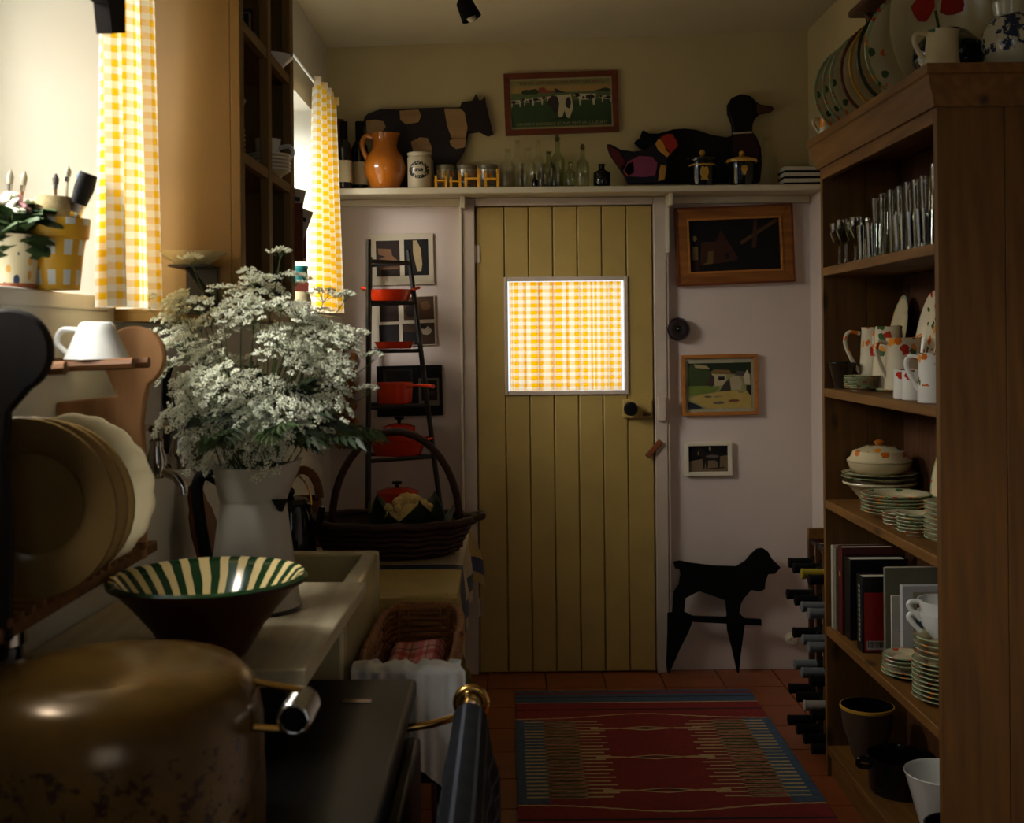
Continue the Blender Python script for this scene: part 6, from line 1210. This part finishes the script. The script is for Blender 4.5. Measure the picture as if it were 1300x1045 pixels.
# ================================================================== PLATE RACK ON THE WALL
PR0, PR1, PZ = 1.43, 2.06, 1.09
t = T('plate_rack', 'wall-hung wooden plate rack with round-headed end panels and slatted base', 'plate rack', (XL, PR0, PZ)); pl = PR1 - PR0
for x in (0.03, 0.135): box(x - 0.008, x + 0.008, 0, pl, -0.03, -0.012).build('base_rail', 'rackwood', t, bevel=0.002)
for i in range(16):
    y = 0.01 + i * (pl - 0.10) / 15; box(0.004, 0.150, y - 0.006, y + 0.006, -0.012, 0.0).build('slat', 'rackwood', t, bevel=0.002)
for z in (0.15, 0.30): box(0.0, 0.010, 0.016, pl - 0.016, z - 0.012, z + 0.012).build('wall_rail', 'rackwood', t, bevel=0.002)
for y in (0.10, 0.375, 0.455): MB().tube([(0.004, y, 0.30), (0.10, y, 0.302), (0.185, y, 0.305)], [0.008, 0.008, 0.009], 8).build('peg_arm', 'rackwood', t)
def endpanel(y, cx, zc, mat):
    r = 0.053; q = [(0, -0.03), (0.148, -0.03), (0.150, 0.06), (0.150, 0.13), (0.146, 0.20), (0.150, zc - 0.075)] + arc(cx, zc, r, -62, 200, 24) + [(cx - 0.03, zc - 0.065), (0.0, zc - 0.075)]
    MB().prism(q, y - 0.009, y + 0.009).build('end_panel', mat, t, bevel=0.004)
endpanel(0.012, 0.150, 0.328, 'darkwood_and_shade'); endpanel(pl - 0.08, 0.132, 0.312, 'board')  # one wood: near panel coloured dark for shade, far one pale as lit
for i, (y, r, lab) in enumerate(((1.57, 0.124, 'wide old cream dinner plate nearest the shade-darkened rack end panel'), (1.625, 0.122, 'second old cream plate upright in the plate rack'), (1.68, 0.118, 'third old cream plate upright in the plate rack'))):
    plate('rack_plate', lab, (XL + 0.001 + r, y, PZ + r * 0.99), r, 0.03, ('plate_glaze', 'plate_glaze'), 'old plates in the plate rack', rot=(R(96), 0, 0))
mb = MB().lathe(plate_prof(1.0, 0.15), n=64, mats=PMATS); mb.v = [(x * 0.115 * (1 + 0.035 * abs(math.sin(9 * math.atan2(y, x))) * (math.hypot(x, y) > 0.7)), y * 0.115 * (1 + 0.035 * abs(math.sin(9 * math.atan2(y, x))) * (math.hypot(x, y) > 0.7)), z * 0.13) for x, y, z in mb.v]
o = mb.build('scalloped_plate', ['cream_glaze', 'cream_glaze', 'cream_glaze'], loc=(XL + 0.121, 1.755, PZ + 0.1185), rot=(R(96), 0, 0)); tag(o, 'white scallop-edged plate behind the old cream plates', 'plate', 'old plates in the plate rack')
z0 = PZ + 0.312
t = T('upturned_jug', 'white jug turned upside down across the plate rack arms', 'jug', (XL + 0.115, PR0 + 0.415, z0)); mb = MB().lathe([(0, 0.058), (0.022, 0.058), (0.026, 0.055), (0.03, 0.045), (0.05, 0.0), (0.046, 0.0), (0.026, 0.042), (0, 0.05)], n=28); mb.build('body', 'white_glaze', t)
MB().tube(curve([(-0.03, 0, 0.045), (-0.055, 0, 0.045), (-0.062, 0, 0.025), (-0.046, 0, 0.008)]), 0.005, 8).build('handle', 'white_glaze', t, smooth=80)

# ================================================================== WICKER LAUNDRY BASKET
t = T('low_stool', 'plain dark wooden stool under the wicker cloth basket', 'stool', (-0.215, 2.62, 0)); box(-0.10, 0.10, -0.30, 0.32, 0.545, 0.57).build('seat', 'darkwood_and_shade', t, bevel=0.004)
for x in (-0.08, 0.08):
    for y in (-0.27, 0.29): box(x - 0.016, x + 0.016, y - 0.016, y + 0.016, 0, 0.545).build('leg', 'darkwood_and_shade', t, bevel=0.003)
wx, wy, ww, wl, wh = -0.215, 2.63, 0.098, 0.30, 0.185
t = T('wicker_basket', 'oblong honey wicker basket holding a red checked cloth', 'basket', (wx, wy, 0.571))
def rr_(s, z, ph, n=60):
    out = []
    for i in range(n + 1):
        a = 6.28318 * i / n; c, s_ = math.cos(a), math.sin(a); e = 0.45
        x = ww * s * math.copysign(abs(c) ** e, c); y = wl * s * math.copysign(abs(s_) ** e, s_); w = 0.004 * math.sin(a * 15 + ph); L = math.hypot(x, y) + 1e-6
        out.append((x + w * x / L, y + w * y / L, z))
    return out
for k in range(13): MB().tube(rr_(0.90 + 0.08 * k / 12, 0.01 + 0.0135 * k, math.pi * (k % 2)), 0.0068, 6, cap=False).build('woven_strand', 'wicker', t, smooth=80)
for ph in (0, 2.1, 4.2): MB().tube([(x, y, z + 0.006 * math.sin(i * 1.3 + ph)) for i, (x, y, z) in enumerate(rr_(0.995, wh, ph, 90))], 0.0085, 6, cap=False).build('plaited_rim', 'wicker', t, smooth=80)
box(-ww * 0.86, ww * 0.86, -wl * 0.88, wl * 0.88, 0.0, 0.012).build('basket_floor', 'wicker', t)
for i in range(22):
    p_ = rr_(0.93, 0, 0, 22)[i]; MB().tube([(p_[0], p_[1], 0.0), (p_[0] * 1.03, p_[1] * 1.03, wh)], 0.004, 5).build('upright', 'wicker', t)
t = T('checked_cloth', 'folded red and pink checked cloth lying in the wicker basket', 'cloth', (wx - 0.005, wy + 0.03, 0.571 + 0.0125))
def fold(u, v): 
    a = (u - 0.5) * 2; b = (v - 0.5) * 2; e = max(abs(a), abs(b)) ; z = 0.125 * (1 - e ** 8) + 0.01 * math.sin(7 * u + 3 * v) * (1 - e)
    return Vector((a * 0.078, b * 0.22, max(z, 0)))
MB().grid(fold, 24, 40).build('cloth', 'redcheck', t, smooth=80)
t = T('white_cloth', 'crumpled white cloth hanging over the near corner of the wicker basket', 'cloth', (wx, wy - wl, 0.571 + wh))
def wc(u, v):
    # u along the near rim from left to right, v from inside over the rim and down outside
    s = (v - 0.35) * 0.42; x = -0.10 + 0.215 * u; r = 0.018
    fo = 0.006 * math.sin(u * 19) + 0.004 * math.sin(u * 37 + 2)
    if s < -0.03: return Vector((x * 0.8, 0.03 - (s + 0.03) * 0.9, 0.022 + (s + 0.03) * 0.35 + fo))
    if s < 0.03: a = s / 0.03; return Vector((x, -0.03 * a, 0.022 + 0.004 * math.cos(a * 1.5) + fo * 0.5))
    dn = (s - 0.03) * (0.35 + 0.75 * u); return Vector((x + 0.01 * u, -0.03 - abs(fo), 0.020 - dn))
MB().grid(wc, 40, 40).build('cloth', 'whitecloth', t, smooth=80)

# knobs belong to their lids, coils to their rods
for o in list(bpy.data.objects):
    if o.parent and o.name.split('.')[0] in ('knob', 'handle_coil', 'handle_core'):
        want = 'lid' if o.name.startswith('knob') else 'handle_rods'
        m = [c for c in o.parent.children if c.name.split('.')[0] == want]
        if m: o.parent = m[0]
